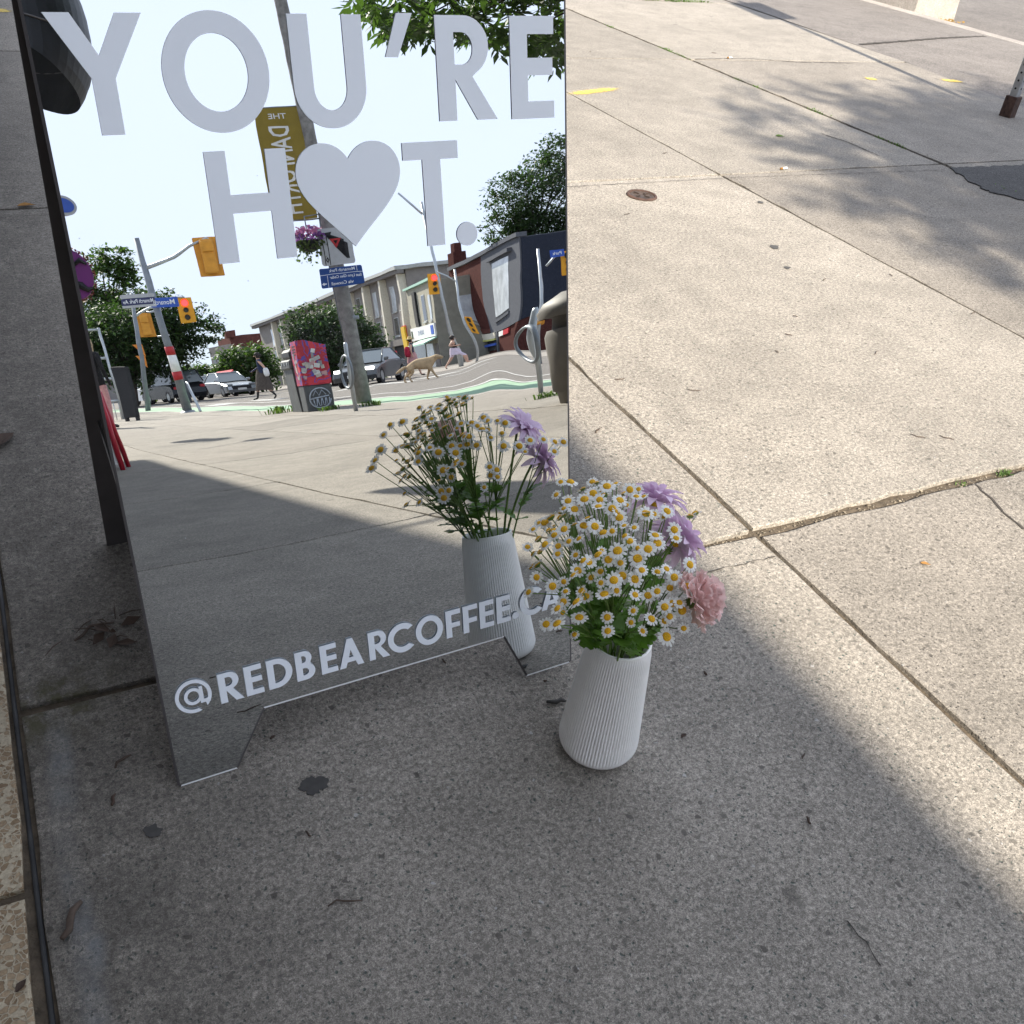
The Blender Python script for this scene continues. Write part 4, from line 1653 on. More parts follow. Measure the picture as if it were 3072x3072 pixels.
# turn sign and the blue guide sign
c = (M(948, 688, DU - .3) + M(1066, 789, DU - .3) + M(970, 801, DU - .3) + M(1046, 677, DU - .3)) / 4
cl = lc(up, c)
ts = sheet('turn_sign', up, cl, ang, 0.56, 0.62, 'sign_grey', 0.01, 'grey-white turn sign with black bent arrow and red yield triangle', 0.05)
rot = Matrix.Rotation(ang, 3, 'Z')
ex, ez = rot @ Vector((1, 0, 0)), rot @ Vector((0, -1, 0))
g = Geo()
g.prism([(-.20, -.22), (-.15, -.22), (-.15, .10), (.06, .20), (.04, .25), (.17, .235), (.10, .12), (.085, .165), (-.20, .04)][::-1], cl, ex, (0, 0, 1), ez, 0.014)
g.obj('arrow', 'black', ts)
g = glyph_mesh([[(-.11, .13), (.09, .13), (-.01, -.03)][::-1], [(-.05, .098), (.03, .098), (-.01, .034)][::-1]], cl, ex, (0, 0, 1), ez, 0.018)
g.obj('yield_triangle', 'red_band', ts)
for k, (u, hgt) in enumerate(((.135, .50), (.215, .50))):
    g = Geo()
    g.box(cl + ex * u + ez * 0.012 + Vector((0, 0, -.05)), (0.014, 0.004, hgt), mtx=rot)
    g.obj('lane_bar', 'black', ts)
g = glyph_mesh([[(.175, -.17), (.205, -.22), (.175, -.27), (.145, -.22)], [(.175, -.20), (.187, -.22), (.175, -.24), (.163, -.22)]], cl, ex, (0, 0, 1), ez, 0.014)
g.obj('diamond', 'black', ts)
c = (M(957, 808, DU - .3) + M(1080, 794, DU - .3) + M(1091, 850, DU - .3) + M(967, 864, DU - .3)) / 4
cl = lc(up, c)
gs = sheet('guide_sign', up, cl, ang, 0.72, 0.33, 'guide_blue', 0.01, 'dark blue guide sign with three lines of white words', 0.03)
words(gs, 'Monarch Park', 0.075, cl + ex * -0.24 + Vector((0, 0, .115)), ang, 'text_white', 0.013, align='LEFT')
words(gs, 'East Lynn Glen Cedar', 0.068, cl + ex * -0.33 + Vector((0, 0, .0)), ang, 'text_white', 0.013, align='LEFT', sx=.86)
words(gs, 'via Coxwell', 0.075, cl + ex * -0.18 + Vector((0, 0, -.105)), ang, 'text_white', 0.013, align='LEFT')
g = Geo()
g.box(cl + ez * 0.011 + Vector((0, 0, .055)), (0.72, 0.003, 0.008), mtx=rot)
g.box(cl + ez * 0.011 + ex * -0.27 + Vector((0, 0, .12)), (0.008, 0.003, 0.10), mtx=rot)
g.box(cl + ez * 0.011 + ex * 0.23 + Vector((0, 0, -.06)), (0.008, 0.003, 0.20), mtx=rot)
g.obj('ruled_line', 'text_white', gs)
g = Geo()
g.prism([(.30, -.06), (.345, -.09), (.30, -.12), (.30, -.10), (.26, -.10), (.26, -.08), (.30, -.08)], cl, ex, (0, 0, 1), ez, 0.013)
g.obj('arrow', 'text_white', gs)
# hanging basket: its own thing on a bracket
pm('petunia_purple', (0.17, 0.07, 0.24), 0.6, var=0.4, scale=30, trans=(.3, .12, .4))
pm('petunia_pink', (0.55, 0.20, 0.36), 0.6, var=0.3, scale=30, trans=(.7, .3, .5))
pm('basket_leaf', (0.045, 0.065, 0.02), 0.6, var=0.4, scale=20, trans=(.12, .2, .03))
hc = M(925, 728, DU - 0.25)
hb = thing('hanging_basket', 'hanging basket of purple and pink petunias on the utility pole', 'flower basket', hc)
rr = random.Random(3)
g = Geo()
g.lathe([(0.01, -0.16), (0.10, -0.14), (0.17, -0.02), (0.18, 0.02), (0.15, 0.03), (0.0, 0.02)], 14)
g.obj('basket', 'matt_black', hb)
parts = {0: Geo(), 1: Geo(), 2: Geo()}
for k in range(760):
    v = Vector((rr.gauss(0, 1), rr.gauss(0, 1), rr.gauss(0, 1))).normalized()
    r = rr.uniform(0.16, 0.29)
    p = Vector((v.x * r * 1.15, v.y * r * 1.15, v.z * r * 0.85 + 0.05))
    kind = 1 if (v.z > 0.35 and rr.random() < .7) else (2 if (v.z < -0.25 or rr.random() < .25) else 0)
    if kind == 2 and rr.random() < .3:
        p.z -= rr.uniform(0, .25)
    a = Vector((rr.gauss(0, 1), rr.gauss(0, 1), rr.gauss(0, 1))).normalized()
    b_ = a.orthogonal().normalized() * rr.uniform(.02, .038)
    a = a.cross(b_).normalized() * rr.uniform(.02, .038)
    parts[kind].add([p - a, p - b_, p + a, p + b_], [(0, 1, 2, 3)])
for k, (nm, mt) in enumerate((('purple_blooms', 'petunia_purple'), ('pink_blooms', 'petunia_pink'), ('trailing_leaves', 'basket_leaf'))):
    o = parts[k].obj(nm, mt, hb, fixn=False)
    o['kind'] = 'stuff'
g = Geo()
g.tube([Vector((0, 0, .25)), Vector((0, 0, .45)), Vector(b0) + dirp * ((hc.z + .5) / dirp.z) - hc], 0.012, 6)
g.obj('bracket', 'pole_steel', hb)

# ---------------------------------------------------------------- sticker-covered utility cabinet and the bin beside it
pm('cabinet_grey', (0.075, 0.08, 0.082), 0.6, var=0.25, scale=7)
m = bpy.data.materials.new('sticker_red')
m.use_nodes = True
nt = m.node_tree
h = NT(nt)
tc = nd(nt, 'ShaderNodeTexCoord').outputs['Object']
n1 = h.noise(tc, 5, 3)[0]
n2 = h.noise(tc, 9, 2)[1]
col = h.mix(h.sstep(n1, .48, .56), (0.36, 0.012, 0.03), (0.55, 0.03, 0.05))
n3 = h.noise(tc, 3.4, 2, .5, 1.5)[0]
col = h.mix(h.sstep(h.m('ABSOLUTE', h.m('ADD', n3, -.5)), .012, .03, 1, 0), col, (0.08, 0.06, 0.32))
nt.links.new(col, nt.nodes['Principled BSDF'].inputs['Base Color'])
nt.nodes['Principled BSDF'].inputs['Roughness'].default_value = .55
MAT['sticker_red'] = m
for i, c in enumerate(((.62, .62, .60), (.40, .40, .40), (.45, .42, .36), (.25, .26, .28), (.5, .3, .3))):
    pm('sticker_%d' % i, c, .5, var=.2, scale=25)
N = mg(926, 1238)
wE = mg(1008, 1228).x - N.x
wE = .47
cb_ = thing('utility_cabinet', 'grey utility cabinet wrapped in red with many stickers and white graffiti', 'utility cabinet', (N.x, N.y, 0), math.radians(4))
CH = 1.19
dep = 0.42
g = Geo()
g.box((wE / 2, -dep / 2, 0.22), (wE, dep, 0.44), bev=0.012)
g.obj('plinth', 'cabinet_grey', cb_)
g = Geo()
top = [(0.0, 0.44), (wE + .01, 0.44), (wE + .01, CH - .10), (wE * .3, CH), (0, CH)]
g.prism([(-0.01, 0.442), (wE + .01, 0.442), (wE + .01, CH - .12), (wE * .25, CH), (-0.01, CH)], (0, .01, 0), (1, 0, 0), (0, 0, 1), (0, -1, 0), dep + .02)
rd = g.obj('cabinet_body', 'sticker_red', cb_, 'red upper body plastered with stickers')
rr = random.Random(12)
for k in range(24):
    u, v = rr.uniform(.05, wE - .05), rr.uniform(.56, CH - .18)
    g = Geo()
    mt = Matrix.Rotation(rr.uniform(-.4, .4), 3, 'Y')
    g.box((u, .0135 + k * .0004, v), (rr.uniform(.04, .10), .003, rr.uniform(.04, .09)), mtx=mt)
    g.obj('sticker', 'sticker_%d' % rr.randrange(5), rd)
for k in range(8):
    g = Geo()
    g.box((-.0135 - k * .0004, -rr.uniform(.07, .29), rr.uniform(.55, CH - .2)), (.003, rr.uniform(.05, .13), rr.uniform(.05, .12)))
    g.obj('sticker', 'sticker_%d' % rr.randrange(5), rd)
for k in range(4):
    g = Geo()
    g.box((-.012, -.18, CH - .08 - k * .045), (.006, .24, .02))
    g.obj('vent', 'black', rd)
# graffiti tag: a sprayed ring with scrawls
pm('spray_white', (0.36, 0.40, 0.45), .7, var=.2, scale=30)
g = Geo()


def spray(pts, w=.013):
    g.tube([(u, .004, v) for u, v in pts], w, 5)


gx, gz = wE * .52, .215
spray([(gx + .18 * math.cos(a), gz + .17 * math.sin(a)) for a in np.linspace(0.3, 6.1, 24)])
spray([(gx - .17, gz + .0), (gx + .15, gz + .03)])
for k in range(4):
    spray([(gx - .12 + k * .07, gz), (gx - .12 + k * .07 + .02, gz - .13), (gx - .07 + k * .07, gz - .12), (gx - .06 + k * .07, gz)], .010)
spray([(gx - .12, gz + .04), (gx - .06, gz + .13), (gx - .02, gz + .04), (gx + .04, gz + .13), (gx + .10, gz + .05)], .011)
g.obj('graffiti', 'spray_white', cb_)
pb_ = mg(868, 1222)
bn = thing('litter_bin', 'dark grey street litter bin with black openings beside the utility cabinet', 'litter bin', (N.x + .03, N.y - .50, 0), math.radians(4))
g = Geo()
g.prism([(0, 0), (.50, 0), (.54, .74), (-.03, .74)], (0, 0, 0), (1, 0, 0), (0, 0, 1), (0, -1, 0), .74)
g.obj('body', 'cabinet_grey', bn)
g = Geo()
g.box((.255, -.37, .83), (.64, .78, .178), bev=.03)
g.obj('collar', 'cabinet_grey', bn)
g = Geo()
g.box((.255, -.37, 1.01), (.56, .70, .18), bev=.05)
g.obj('hood', 'black', bn)
for k in range(3):
    g = Geo()
    g.box((-.072, -.15 - k * .22, .85), (.01, .05, .05))
    g.obj('bolt_plate', 'pole_pale', bn)

# ---------------------------------------------------------------- post-and-ring bicycle stands


def ring_stand(p, label, rz, sc_=1.0):
    t = thing('bicycle_stand', label, 'bicycle stand', p, rz)
    g = Geo()
    g.tube([(0, 0, -.01), (0, 0, .96), (0, 0, .99)], [.03, .03, .018], 12)
    g.obj('post', 'pole_pale', t)
    g = Geo()
    g.tube([(.19 * math.sin(a), -.045, .58 + .235 * math.cos(a)) for a in np.linspace(0, 2 * math.pi, 29)], .02, 8, cap=False)
    g.obj('ring', 'pole_steel', t)
    return t


p = mg(1622, 1180)
ring_stand((p.x, p.y, 0), 'metal post and ring bicycle stand beside the tan litter receptacle', face_angle(p) + 1.15)
p = mg(1070, 1235)
ring_stand((p.x, p.y, 0), 'metal post and ring bicycle stand in front of the utility pole', face_angle(p) + 1.15)

# tan receptacle at the mirror's edge
pm('tan_plastic', (0.12, 0.108, 0.092), .6, var=.12)
pm('tan_dark', (0.06, 0.053, 0.046), .7)
p = mg(1697, 1212)
rc = thing('litter_receptacle', 'tan rounded litter receptacle with overhanging lid near the kerb', 'litter bin', (p.x + .28, p.y - .05, 0), face_angle(p))
g = Geo()
g.lathe([(.0, 0), (.27, 0), (.29, .10), (.33, .12), (.36, .60), (.34, .66)], 20, sx=1.0, sy=.95)
g.obj('body', 'tan_plastic', rc)
g = Geo()
g.lathe([(.30, .66), (.30, .76), (.36, .78)], 20)
g.obj('mouth_band', 'tan_dark', rc)
g = Geo()
g.lathe([(.40, .77), (.42, .83), (.38, .90), (.22, .97), (.0, .99)], 20)
g.obj('lid', 'tan_plastic', rc)

# ---------------------------------------------------------------- signal pole with street-name signs
b0 = mg(565, 1237)
DP = math.hypot(b0.x - .4, b0.y - 1.1)
ang = face_angle(b0)
sp_ = thing('signal_pole', 'dark steel signal pole wrapped with red and white stop bands', 'signal pole', (b0.x, b0.y, 0))
tp = lc(sp_, M(405, 715, DP))
rot = Matrix.Rotation(ang, 3, 'Z')
dp = tp.normalized()
g = Geo()
g.tube([Vector((0, 0, 0)), dp * (tp.length * .5), tp], [.115, .10, .07], 14)
g.obj('shaft', 'pole_steel', sp_)
g = Geo()
g.lathe([(.0, .06), (.16, .05), (.2, .0)], 14)
g.obj('base_flange', 'pole_steel', sp_)
# arm
a0, a1, a2, a3 = [lc(sp_, M(*q, DP)) for q in ((430, 808), (520, 772), (570, 738), (622, 716))]
g = Geo()
g.tube([a0, a1, a2, a3], [.06, .05, .045, .04], 8)
g.tube([a3, a3 + Vector((0, 0, -.22))], .04, 8)
g.obj('arm', 'pole_pale', sp_)
signal(sp_, lc(sp_, M(626, 772, DP)), ang, 1.02, front=False)
for (py, hgt, mt) in ((1052, .22, 'red_band'), (1130, .22, 'red_band'), (1090, .60, 'sign_white')):
    q = lc(sp_, M(500 + (py - 1052) * .27, py, DP))
    z0 = q.z
    g = Geo()
    pts = [dp * ((z0 - hgt / 2) / dp.z), dp * ((z0 + hgt / 2) / dp.z)]
    g.tube(pts, .122 if mt == 'red_band' else .118, 14)
    g.obj('stop_band', mt, sp_)
c = lc(sp_, M(417, 905, DP - .2))
nm = sheet('street_name_sign', sp_, c, ang, .78, .18, 'navy', .02, 'navy and white street name sign', .01)
words(nm, 'Monarch Park Av', .15, c, ang, 'text_white', .026, sx=.66)
cap = sheet('sign_cap', sp_, c + Vector((0, 0, .145)), ang, .80, .10, 'sign_grey', .02, None, .04)
bot = sheet('sign_foot', sp_, c + Vector((0, 0, -.125)), ang, .78, .065, 'sign_grey', .02, None, .01)
c = lc(sp_, M(493, 908, DP - .2))
nb = sheet('street_name_sign', sp_, c, ang, .66, .24, 'street_blue', .02, 'bright blue street name sign', .015)
words(nb, 'Monarch', .17, c, ang, 'text_white', .026, sx=.85)
# strut beside it
s0, s1 = lc(sp_, mg(602, 1236)), lc(sp_, M(560, 1150, DP))
g = Geo()
g.tube([s0, s1], .035, 8)
g.obj('strut', 'pole_pale', sp_)

# further poles: each a signal on an arm
def arm_pole(name, label, px_top, px_base, D, arm, sigs, mt='pole_steel', r=.085):
    pb = Mg(*px_base, D)
    t = thing(name, label, 'signal pole', (pb.x, pb.y, 0))
    tp = lc(t, M(*px_top, D))
    g = Geo()
    g.tube([Vector((0, 0, -.12)), tp * .5, tp], [r, r * .85, r * .6], 10)
    g.obj('shaft', mt, t)
    for a in arm:
        g = Geo()
        g.tube([lc(t, M(*q, D)) for q in a], r * .5, 8)
        g.obj('arm', 'pole_pale', t)
    for (px, py, s, fr, lit) in sigs:
        c = M(px, py, D)
        signal(t, lc(t, c), face_angle(c), s, fr, lit)
    return t


far_sig = arm_pole('signal_pole', 'far signal pole behind the banded pole with a red light lit', (455, 880), (575, 1215), 50, [[(480, 905), (520, 893), (553, 893)], [(478, 930), (450, 938), (440, 938)], [(510, 1005), (470, 1010)]],
                   [(558, 930, 1.12, True, 0), (436, 976, 1.1, False, None)])
slim = arm_pole('street_lamp', 'slim dark lamp pole with curved arm and orange warning triangles', (395, 880), (455, 1262), 38, [[(402, 955), (420, 940), (450, 925), (485, 922)]], [])
slim['category'] = 'street lamp'
pm('orange_sign', (.65, .22, .03), .6)
for k in range(2):
    c = lc(slim, M(428 + k * 6, 1052 + k * 32, 38))
    g = Geo()
    g.prism([(-.02, -.22), (.26, .2), (-.02, .2)], c, Matrix.Rotation(face_angle(M(430, 1060, 38)), 3, 'Z') @ Vector((1, 0, 0)), (0, 0, 1), (0, 1, 0), .02)
    g.obj('warning_triangle', 'orange_sign', slim)
arm_pole('signal_pole', 'pale signal pole in front of the cream corner building with a red light lit', (1266, 605), (1372, 1120), 52, [[(1270, 640), (1240, 615), (1196, 580)]], [(1303, 850, 1.1, True, 0)], 'pole_pale', .10)
bluep = arm_pole('signal_pole', 'thin bluish signal pole before the brick building with small side signals', (1366, 806), (1402, 1085), 46, [[(1369, 842), (1345, 826), (1310, 812)]], [(1399, 962, .55, True, None)], 'pole_pale', .07)
rp = arm_pole('signal_pole', 'pale forked signal pole in front of the dark side wall with blue sign', (1614, 752), (1622, 1110), 26, [[(1634, 806), (1660, 775), (1690, 760)]], [(1700, 790, .62, True, None), (1616, 945, .42, False, None)], 'pole_pale', .06)
c = lc(rp, M(1668, 764, 25.8))
a_ = face_angle(M(1668, 764, 25.8))
bsn = sheet('street_name_sign', rp, c, a_, .34, .19, 'street_blue', .015, 'bright blue street name sign', .01)
words(bsn, 'Park', .12, c, a_, 'text_white', .02)

# black standing board
p = mg(402, 1262)
bk = thing('display_board', 'tall black display board standing at the pavement edge', 'board', (p.x, p.y, 0), face_angle(p) + .9)
g = Geo()
g.box((0, 0, .66), (.46, .10, 1.16), bev=.01)
g.obj('panel', 'matt_black', bk)
for s_ in (-1, 1):
    g = Geo()
    g.box((s_ * .19, 0, .04), (.05, .09, .09))
    g.obj('leg', 'black', bk)

# red and white folding board near the shop
pm('red_plastic', (.42, .012, .03), .35)
p = mg(362, 1406)
rb = thing('folding_board', 'red framed folding board with white panels on the pavement by the shop', 'board', (p.x - .16, p.y, 0), .25)
for s_ in (-1, 1):
    fx = Vector((0, s_ * .17, 0))
    tpv = Vector((0, s_ * .02, .62))
    for u in (-.2, .2):
        g = Geo()
        a, b_ = Vector((u, 0, 0)) + fx, Vector((u * .75, 0, 0)) + tpv
        g.tube([a, b_], .02, 6)
        g.obj('leg', 'red_plastic', rb)
    g = Geo()
    g.tube([Vector((-.15, 0, 0)) + tpv, Vector((.15, 0, 0)) + tpv], .022, 6)
    g.obj('top_rail', 'red_plastic', rb)
    g = Geo()
    vs = [Vector((u, s_ * (.17 - .15 * v), .62 * v)) + Vector((0, dd, 0)) for dd in (-.008, .008) for u, v in ((-.17, .08), (.17, .08), (.14, .93), (-.14, .93))]
    g.add(vs, [(0, 1, 2, 3), (7, 6, 5, 4), (0, 4, 5, 1), (1, 5, 6, 2), (2, 6, 7, 3), (3, 7, 4, 0)])
    g.obj('panel', 'sign_white', rb)

# metal rack with rails
p = Mg(335, 1240, 27)
rk = thing('metal_rack', 'pale metal rail rack standing behind the blond woman', 'rack', (p.x - .2, p.y, 0), face_angle(p))
g = Geo()
for u in (-.45, .62):
    g = Geo()
    g.tube([(u, 0, 0), (u, 0, 2.35)], .035, 6)
    g.obj('upright', 'pole_pale', rk)
for z in (.5, 1.05, 1.55, 2.3):
    g = Geo()
    g.tube([(-.45, 0, z), (.62, 0, z)], .03, 6)
    g.obj('rail', 'pole_pale', rk)
for u in np.linspace(-.4, .58, 9):
    g = Geo()
    g.tube([(u, 0, 0), (u, 0, .5)], .012, 5)
    g.obj('baluster', 'pole_pale', rk)

# round signs hung out from the shop fronts
pm('purple', (.19, .035, .20), .5, var=.1)
c = M(208, 824, 13.6)
ps = thing('projecting_sign', 'round purple projecting sign with black face marks and flower garland', 'sign', c, face_angle(c) + .1)
g = Geo()
g.prism([(.27 * math.cos(a), .33 * math.sin(a)) for a in np.linspace(0, 2 * math.pi, 33)[:-1]], (0, -.03, 0), (1, 0, 0), (0, 0, 1), (0, 1, 0), .06)
g.obj('disc', 'purple', ps)
for s_ in (-1, 1):
    g = Geo()
    g.tube([(s_ * .03, -.04, -.10), (s_ * .10, -.04, -.14), (s_ * .17, -.04, -.20), (s_ * .24, -.04, -.17)], [.03, .055, .04, .008], 6)
    g.tube([(s_ * .08, -.04, .12), (s_ * .16, -.04, .18), (s_ * .23, -.04, .12)], [.02, .035, .015], 6)
    g.obj('face_mark', 'black', ps)
pm('garland', (.22, .07, .05), .7, var=.5, scale=60)
g = Geo()
rr = random.Random(8)
for k in range(150):
    a = rr.uniform(0, 6.283)
    q = Vector((.285 * math.cos(a), rr.uniform(-.05, .05), .345 * math.sin(a))) + Vector((rr.gauss(0, .012), 0, rr.gauss(0, .012)))
    u = Vector((rr.gauss(0, 1), rr.gauss(0, 1), rr.gauss(0, 1))).normalized() * .022
    v = u.orthogonal().normalized() * .018
    g.add([q - u, q - v, q + u, q + v], [(0, 1, 2, 3)])
g.obj('garland', 'garland', ps, fixn=False)
g = Geo()
g.tube([(.0, 0, .36), (0, 0, .45)], .02, 6)
g.tube([(-.05, 0, .45), (.7, 0, .45)], .02, 6)
g.obj('bracket', 'black', ps)
c = M(186, 618, 13.2)
bsg = thing('projecting_sign', 'small oval blue projecting sign with pale rim above the purple sign', 'sign', c, face_angle(c) - .5)
g = Geo()
g.prism([(.17 * math.cos(a), .125 * math.sin(a)) for a in np.linspace(0, 2 * math.pi, 25)[:-1]], (0, -.02, 0), (1, 0, 0), (0, 0, 1), (0, 1, 0), .05)
g.obj('rim', 'sign_grey', bsg)
g = Geo()
g.prism([(.135 * math.cos(a), .09 * math.sin(a)) for a in np.linspace(0, 2 * math.pi, 25)[:-1]], (0, -.026, 0), (1, 0, 0), (0, 0, 1), (0, 1, 0), .062)
g.obj('face', 'street_blue', bsg)
g = Geo()
g.tube([(.1, 0, .0), (.75, 0, .05)], .015, 6)
g.obj('bracket', 'black', bsg)

# ================================================================== trees
pm('bark', (0.06, 0.048, 0.038), .9, var=.4, scale=12, bump=.01, bscale=20)
pm('foliage', (0.040, 0.075, 0.018), .6, var=.45, scale=1.3, trans=(.10, .20, .025))
pm('foliage_deep', (0.028, 0.055, 0.016), .6, var=.45, scale=1.3, trans=(.06, .13, .02))
pm('foliage_bright', (0.075, 0.12, 0.02), .6, var=.4, scale=1.3, trans=(.2, .32, .03))


def crown_geo(blobs, n, leaf, seed, clump=0.32, per=26, flat=.6):
    """leaf-sized faces gathered in ragged clumps through the crown's volume"""
    rr = random.Random(seed)
    vol = [b[1][0] * b[1][1] * b[1][2] for b in blobs]
    tot = sum(vol)
    g = Geo()
    for (c, r), v in zip(blobs, vol):
        c = Vector(c)
        ncl = int(n * v / tot / per) + 1
        for _ in range(ncl):
            d = Vector((rr.gauss(0, 1), rr.gauss(0, 1), rr.gauss(0, 1))).normalized()
            k = rr.uniform(.25, 1) ** .42 * rr.uniform(.86, 1.1)
            p = c + Vector((d.x * r[0], d.y * r[1], d.z * r[2])) * k
            cr = clump * min(r) * rr.uniform(.5, 1.25)
            for q in range(per):
                e = Vector((rr.gauss(0, .5), rr.gauss(0, .5), rr.gauss(0, .32))) * cr
                a = Vector((rr.gauss(0, 1), rr.gauss(0, 1), rr.gauss(0, flat) - .25)).normalized()
                b = a.cross(Vector((rr.gauss(0, .4), rr.gauss(0, .4), 1))).normalized()
                s = leaf * rr.uniform(.6, 1.3)
                o = p + e
                g.add([o, o + a * s * .5 + b * s * .26, o + a * s, o + a * s * .5 - b * s * .26], [(0, 1, 2, 3)])
    return g


def tree(label, base, blobs, n, leaf, mt, seed, tr=.16, name='street_tree', group=None, clump=.32):
    base = Vector(base)
    t = thing(name, label, 'tree', base, 0, group)
    rr = random.Random(seed + 50)
    zt = max(b[0][2] for b in blobs)
    ctr = sum((Vector(b[0]) for b in blobs), Vector()) / len(blobs)
    g = Geo()
    trunk = [Vector((0, 0, -.05))]
    for i in range(1, 7):
        f = i / 6
        trunk.append(Vector((ctr.x * f * f, ctr.y * f * f, max(.5, zt * .8) * f)) + Vector((rr.uniform(-.06, .06), rr.uniform(-.06, .06), 0)))
    g.tube(trunk, [tr * (1.25 - .2 * i) if i < 2 else tr * (1 - .13 * i) for i in range(7)], 9)
    for c, r in blobs:
        c = Vector(c)
        for k in range(4):
            s = trunk[rr.randrange(2, 6)]
            d = Vector((rr.uniform(-.7, .7) * r[0], rr.uniform(-.7, .7) * r[1], rr.uniform(-.3, .6) * r[2]))
            e = c + d
            g.tube([s, s.lerp(e, .5) + Vector((0, 0, .25)), e], [tr * .38, tr * .22, tr * .06], 6)
    g.obj('trunk', 'bark', t)
    o = crown_geo(blobs, n, leaf, seed, clump).obj('crown', mt, t, fixn=False)
    return t


# the street tree just behind the camera: its low leaves hang into the mirror, its shade dapples the pavement
tb = Vector((6.1, -2.1, 0))
near_blobs = [((-2.15, .1, 4.3), (1.95, 1.6, .95)), ((-.6, -2.2, 5.2), (2.5, 2.3, 1.5)), ((-1.2, .0, 4.6), (1.3, 1.2, .9)), ((-2.75, -1.0, 3.35), (1.15, 1.0, .72)), ((-1.6, -1.6, 3.15), (1.3, .8, .62)), ((-2.2, -1.9, 3.5), (1.2, .9, .6))]
t = thing('street_tree', 'leafy street tree overhanging the pavement behind the camera', 'tree', tb)
rr = random.Random(31)
g = Geo()
g.tube([(0, 0, -.02), (-.05, .1, 1.2), (-.1, .2, 2.6), (-.2, .3, 4.4)], [.17, .14, .12, .06], 12)
for c, r in near_blobs:
    for k in range(5):
        e = Vector(c) + Vector((rr.uniform(-.7, .7) * r[0], rr.uniform(-.7, .7) * r[1], rr.uniform(-.4, .5) * r[2]))
        s = Vector((-.1, .2, rr.uniform(2.3, 3.6)))
        g.tube([s, s.lerp(e, .5) + Vector((0, 0, .3)), e], [.05, .03, .006], 6)
g.obj('trunk', 'bark', t)
g = Geo()
dense = [((-2.75, -.45, 4.4), (1.45, 1.15, .65)), ((-1.8, -.1, 4.5), (1.5, 1.2, .7)), ((-1.0, -.9, 4.6), (1.6, 1.3, .8))]
near_blobs = near_blobs + dense
vol = [r[0] * r[1] * r[2] for c, r in near_blobs]
for (c, r), v in zip(near_blobs, vol):
    for k in range(int(2600 * v / sum(vol)) + (800 if (c, r) in dense else 380)):
        d = Vector((rr.gauss(0, 1), rr.gauss(0, 1), rr.gauss(0, 1))).normalized() * (rr.random() ** .45)
        p = Vector(c) + Vector((d.x * r[0], d.y * r[1], d.z * r[2]))
        ax = Vector((rr.gauss(0, 1), rr.gauss(0, 1), rr.gauss(-.35, .45))).normalized()
        sd = ax.cross(Vector((rr.gauss(0, .3), rr.gauss(0, .3), 1))).normalized()
        for q in range(9):               # a spray of long leaflets
            s_ = -1 if q % 2 else 1
            o = p + ax * (.045 * (q // 2))
            dv = (ax * .65 + sd * s_ * .75 + Vector((0, 0, rr.uniform(-.45, .05)))).normalized() if q < 8 else ax
            L = rr.uniform(.08, .125)
            w = dv.cross(Vector((rr.gauss(0, .5), rr.gauss(0, .5), 1))).normalized() * L * .17
            g.add([o, o + dv * L * .45 + w, o + dv * L, o + dv * L * .45 - w], [(0, 1, 2, 3)])
# the low limb whose leaves hang in front of the mirror's sky
for k in range(330):
    px = rr.uniform(1065, 1740)
    lim = np.interp(px, [1065, 1150, 1250, 1330, 1420, 1500, 1580, 1660, 1720], [35, 105, 120, 95, 120, 150, 165, 195, 190])
    py = lim - abs(rr.gauss(0, 1)) * 75 - 12
    p = M(px, py, rr.uniform(5.6, 7.2)) - tb
    ax = Vector((rr.gauss(0, 1), rr.gauss(0, 1), rr.gauss(-.5, .4))).normalized()
    sd = ax.cross(Vector((rr.gauss(0, .3), rr.gauss(0, .3), 1))).normalized()
    for q in range(7):
        s_ = -1 if q % 2 else 1
        o = p + ax * (.035 * (q // 2))
        dv = (ax * .65 + sd * s_ * .75 + Vector((0, 0, rr.uniform(-.5, .0)))).normalized() if q < 6 else ax
        L = rr.uniform(.07, .11)
        w = dv.cross(Vector((rr.gauss(0, .5), rr.gauss(0, .5), 1))).normalized() * L * .19
        g.add([o, o + dv * L * .45 + w, o + dv * L, o + dv * L * .45 - w], [(0, 1, 2, 3)])
g.obj('crown', 'foliage', t, fixn=False)
g = Geo()
for k in range(7):
    a = Vector((-.1, .2, 3.0))
    e = M(1130 + k * 90, 40 + (k % 3) * 30, 6.4) - tb
    g.tube([a, a.lerp(e, .5) + Vector((0, 0, .35)), e], [.04, .02, .004], 6)
g.obj('limb', 'bark', t)


def px_tree(label, pxc, rpx, D, base_px, n, mt, seed, extra=(), leaf=None, tr=.16):
    ppm = FPX / D
    base = Mg(base_px, 1200, D)
    blobs = []
    for (px, py), (rx, ry) in [(pxc, rpx)] + list(extra):
        c = M(px, py, D) - base
        blobs.append((c, (rx / ppm, rx / ppm * .85, ry / ppm)))
    return tree(label, base, blobs, int(n * 1.5), leaf or D * .0043, mt, seed, tr, group=None)


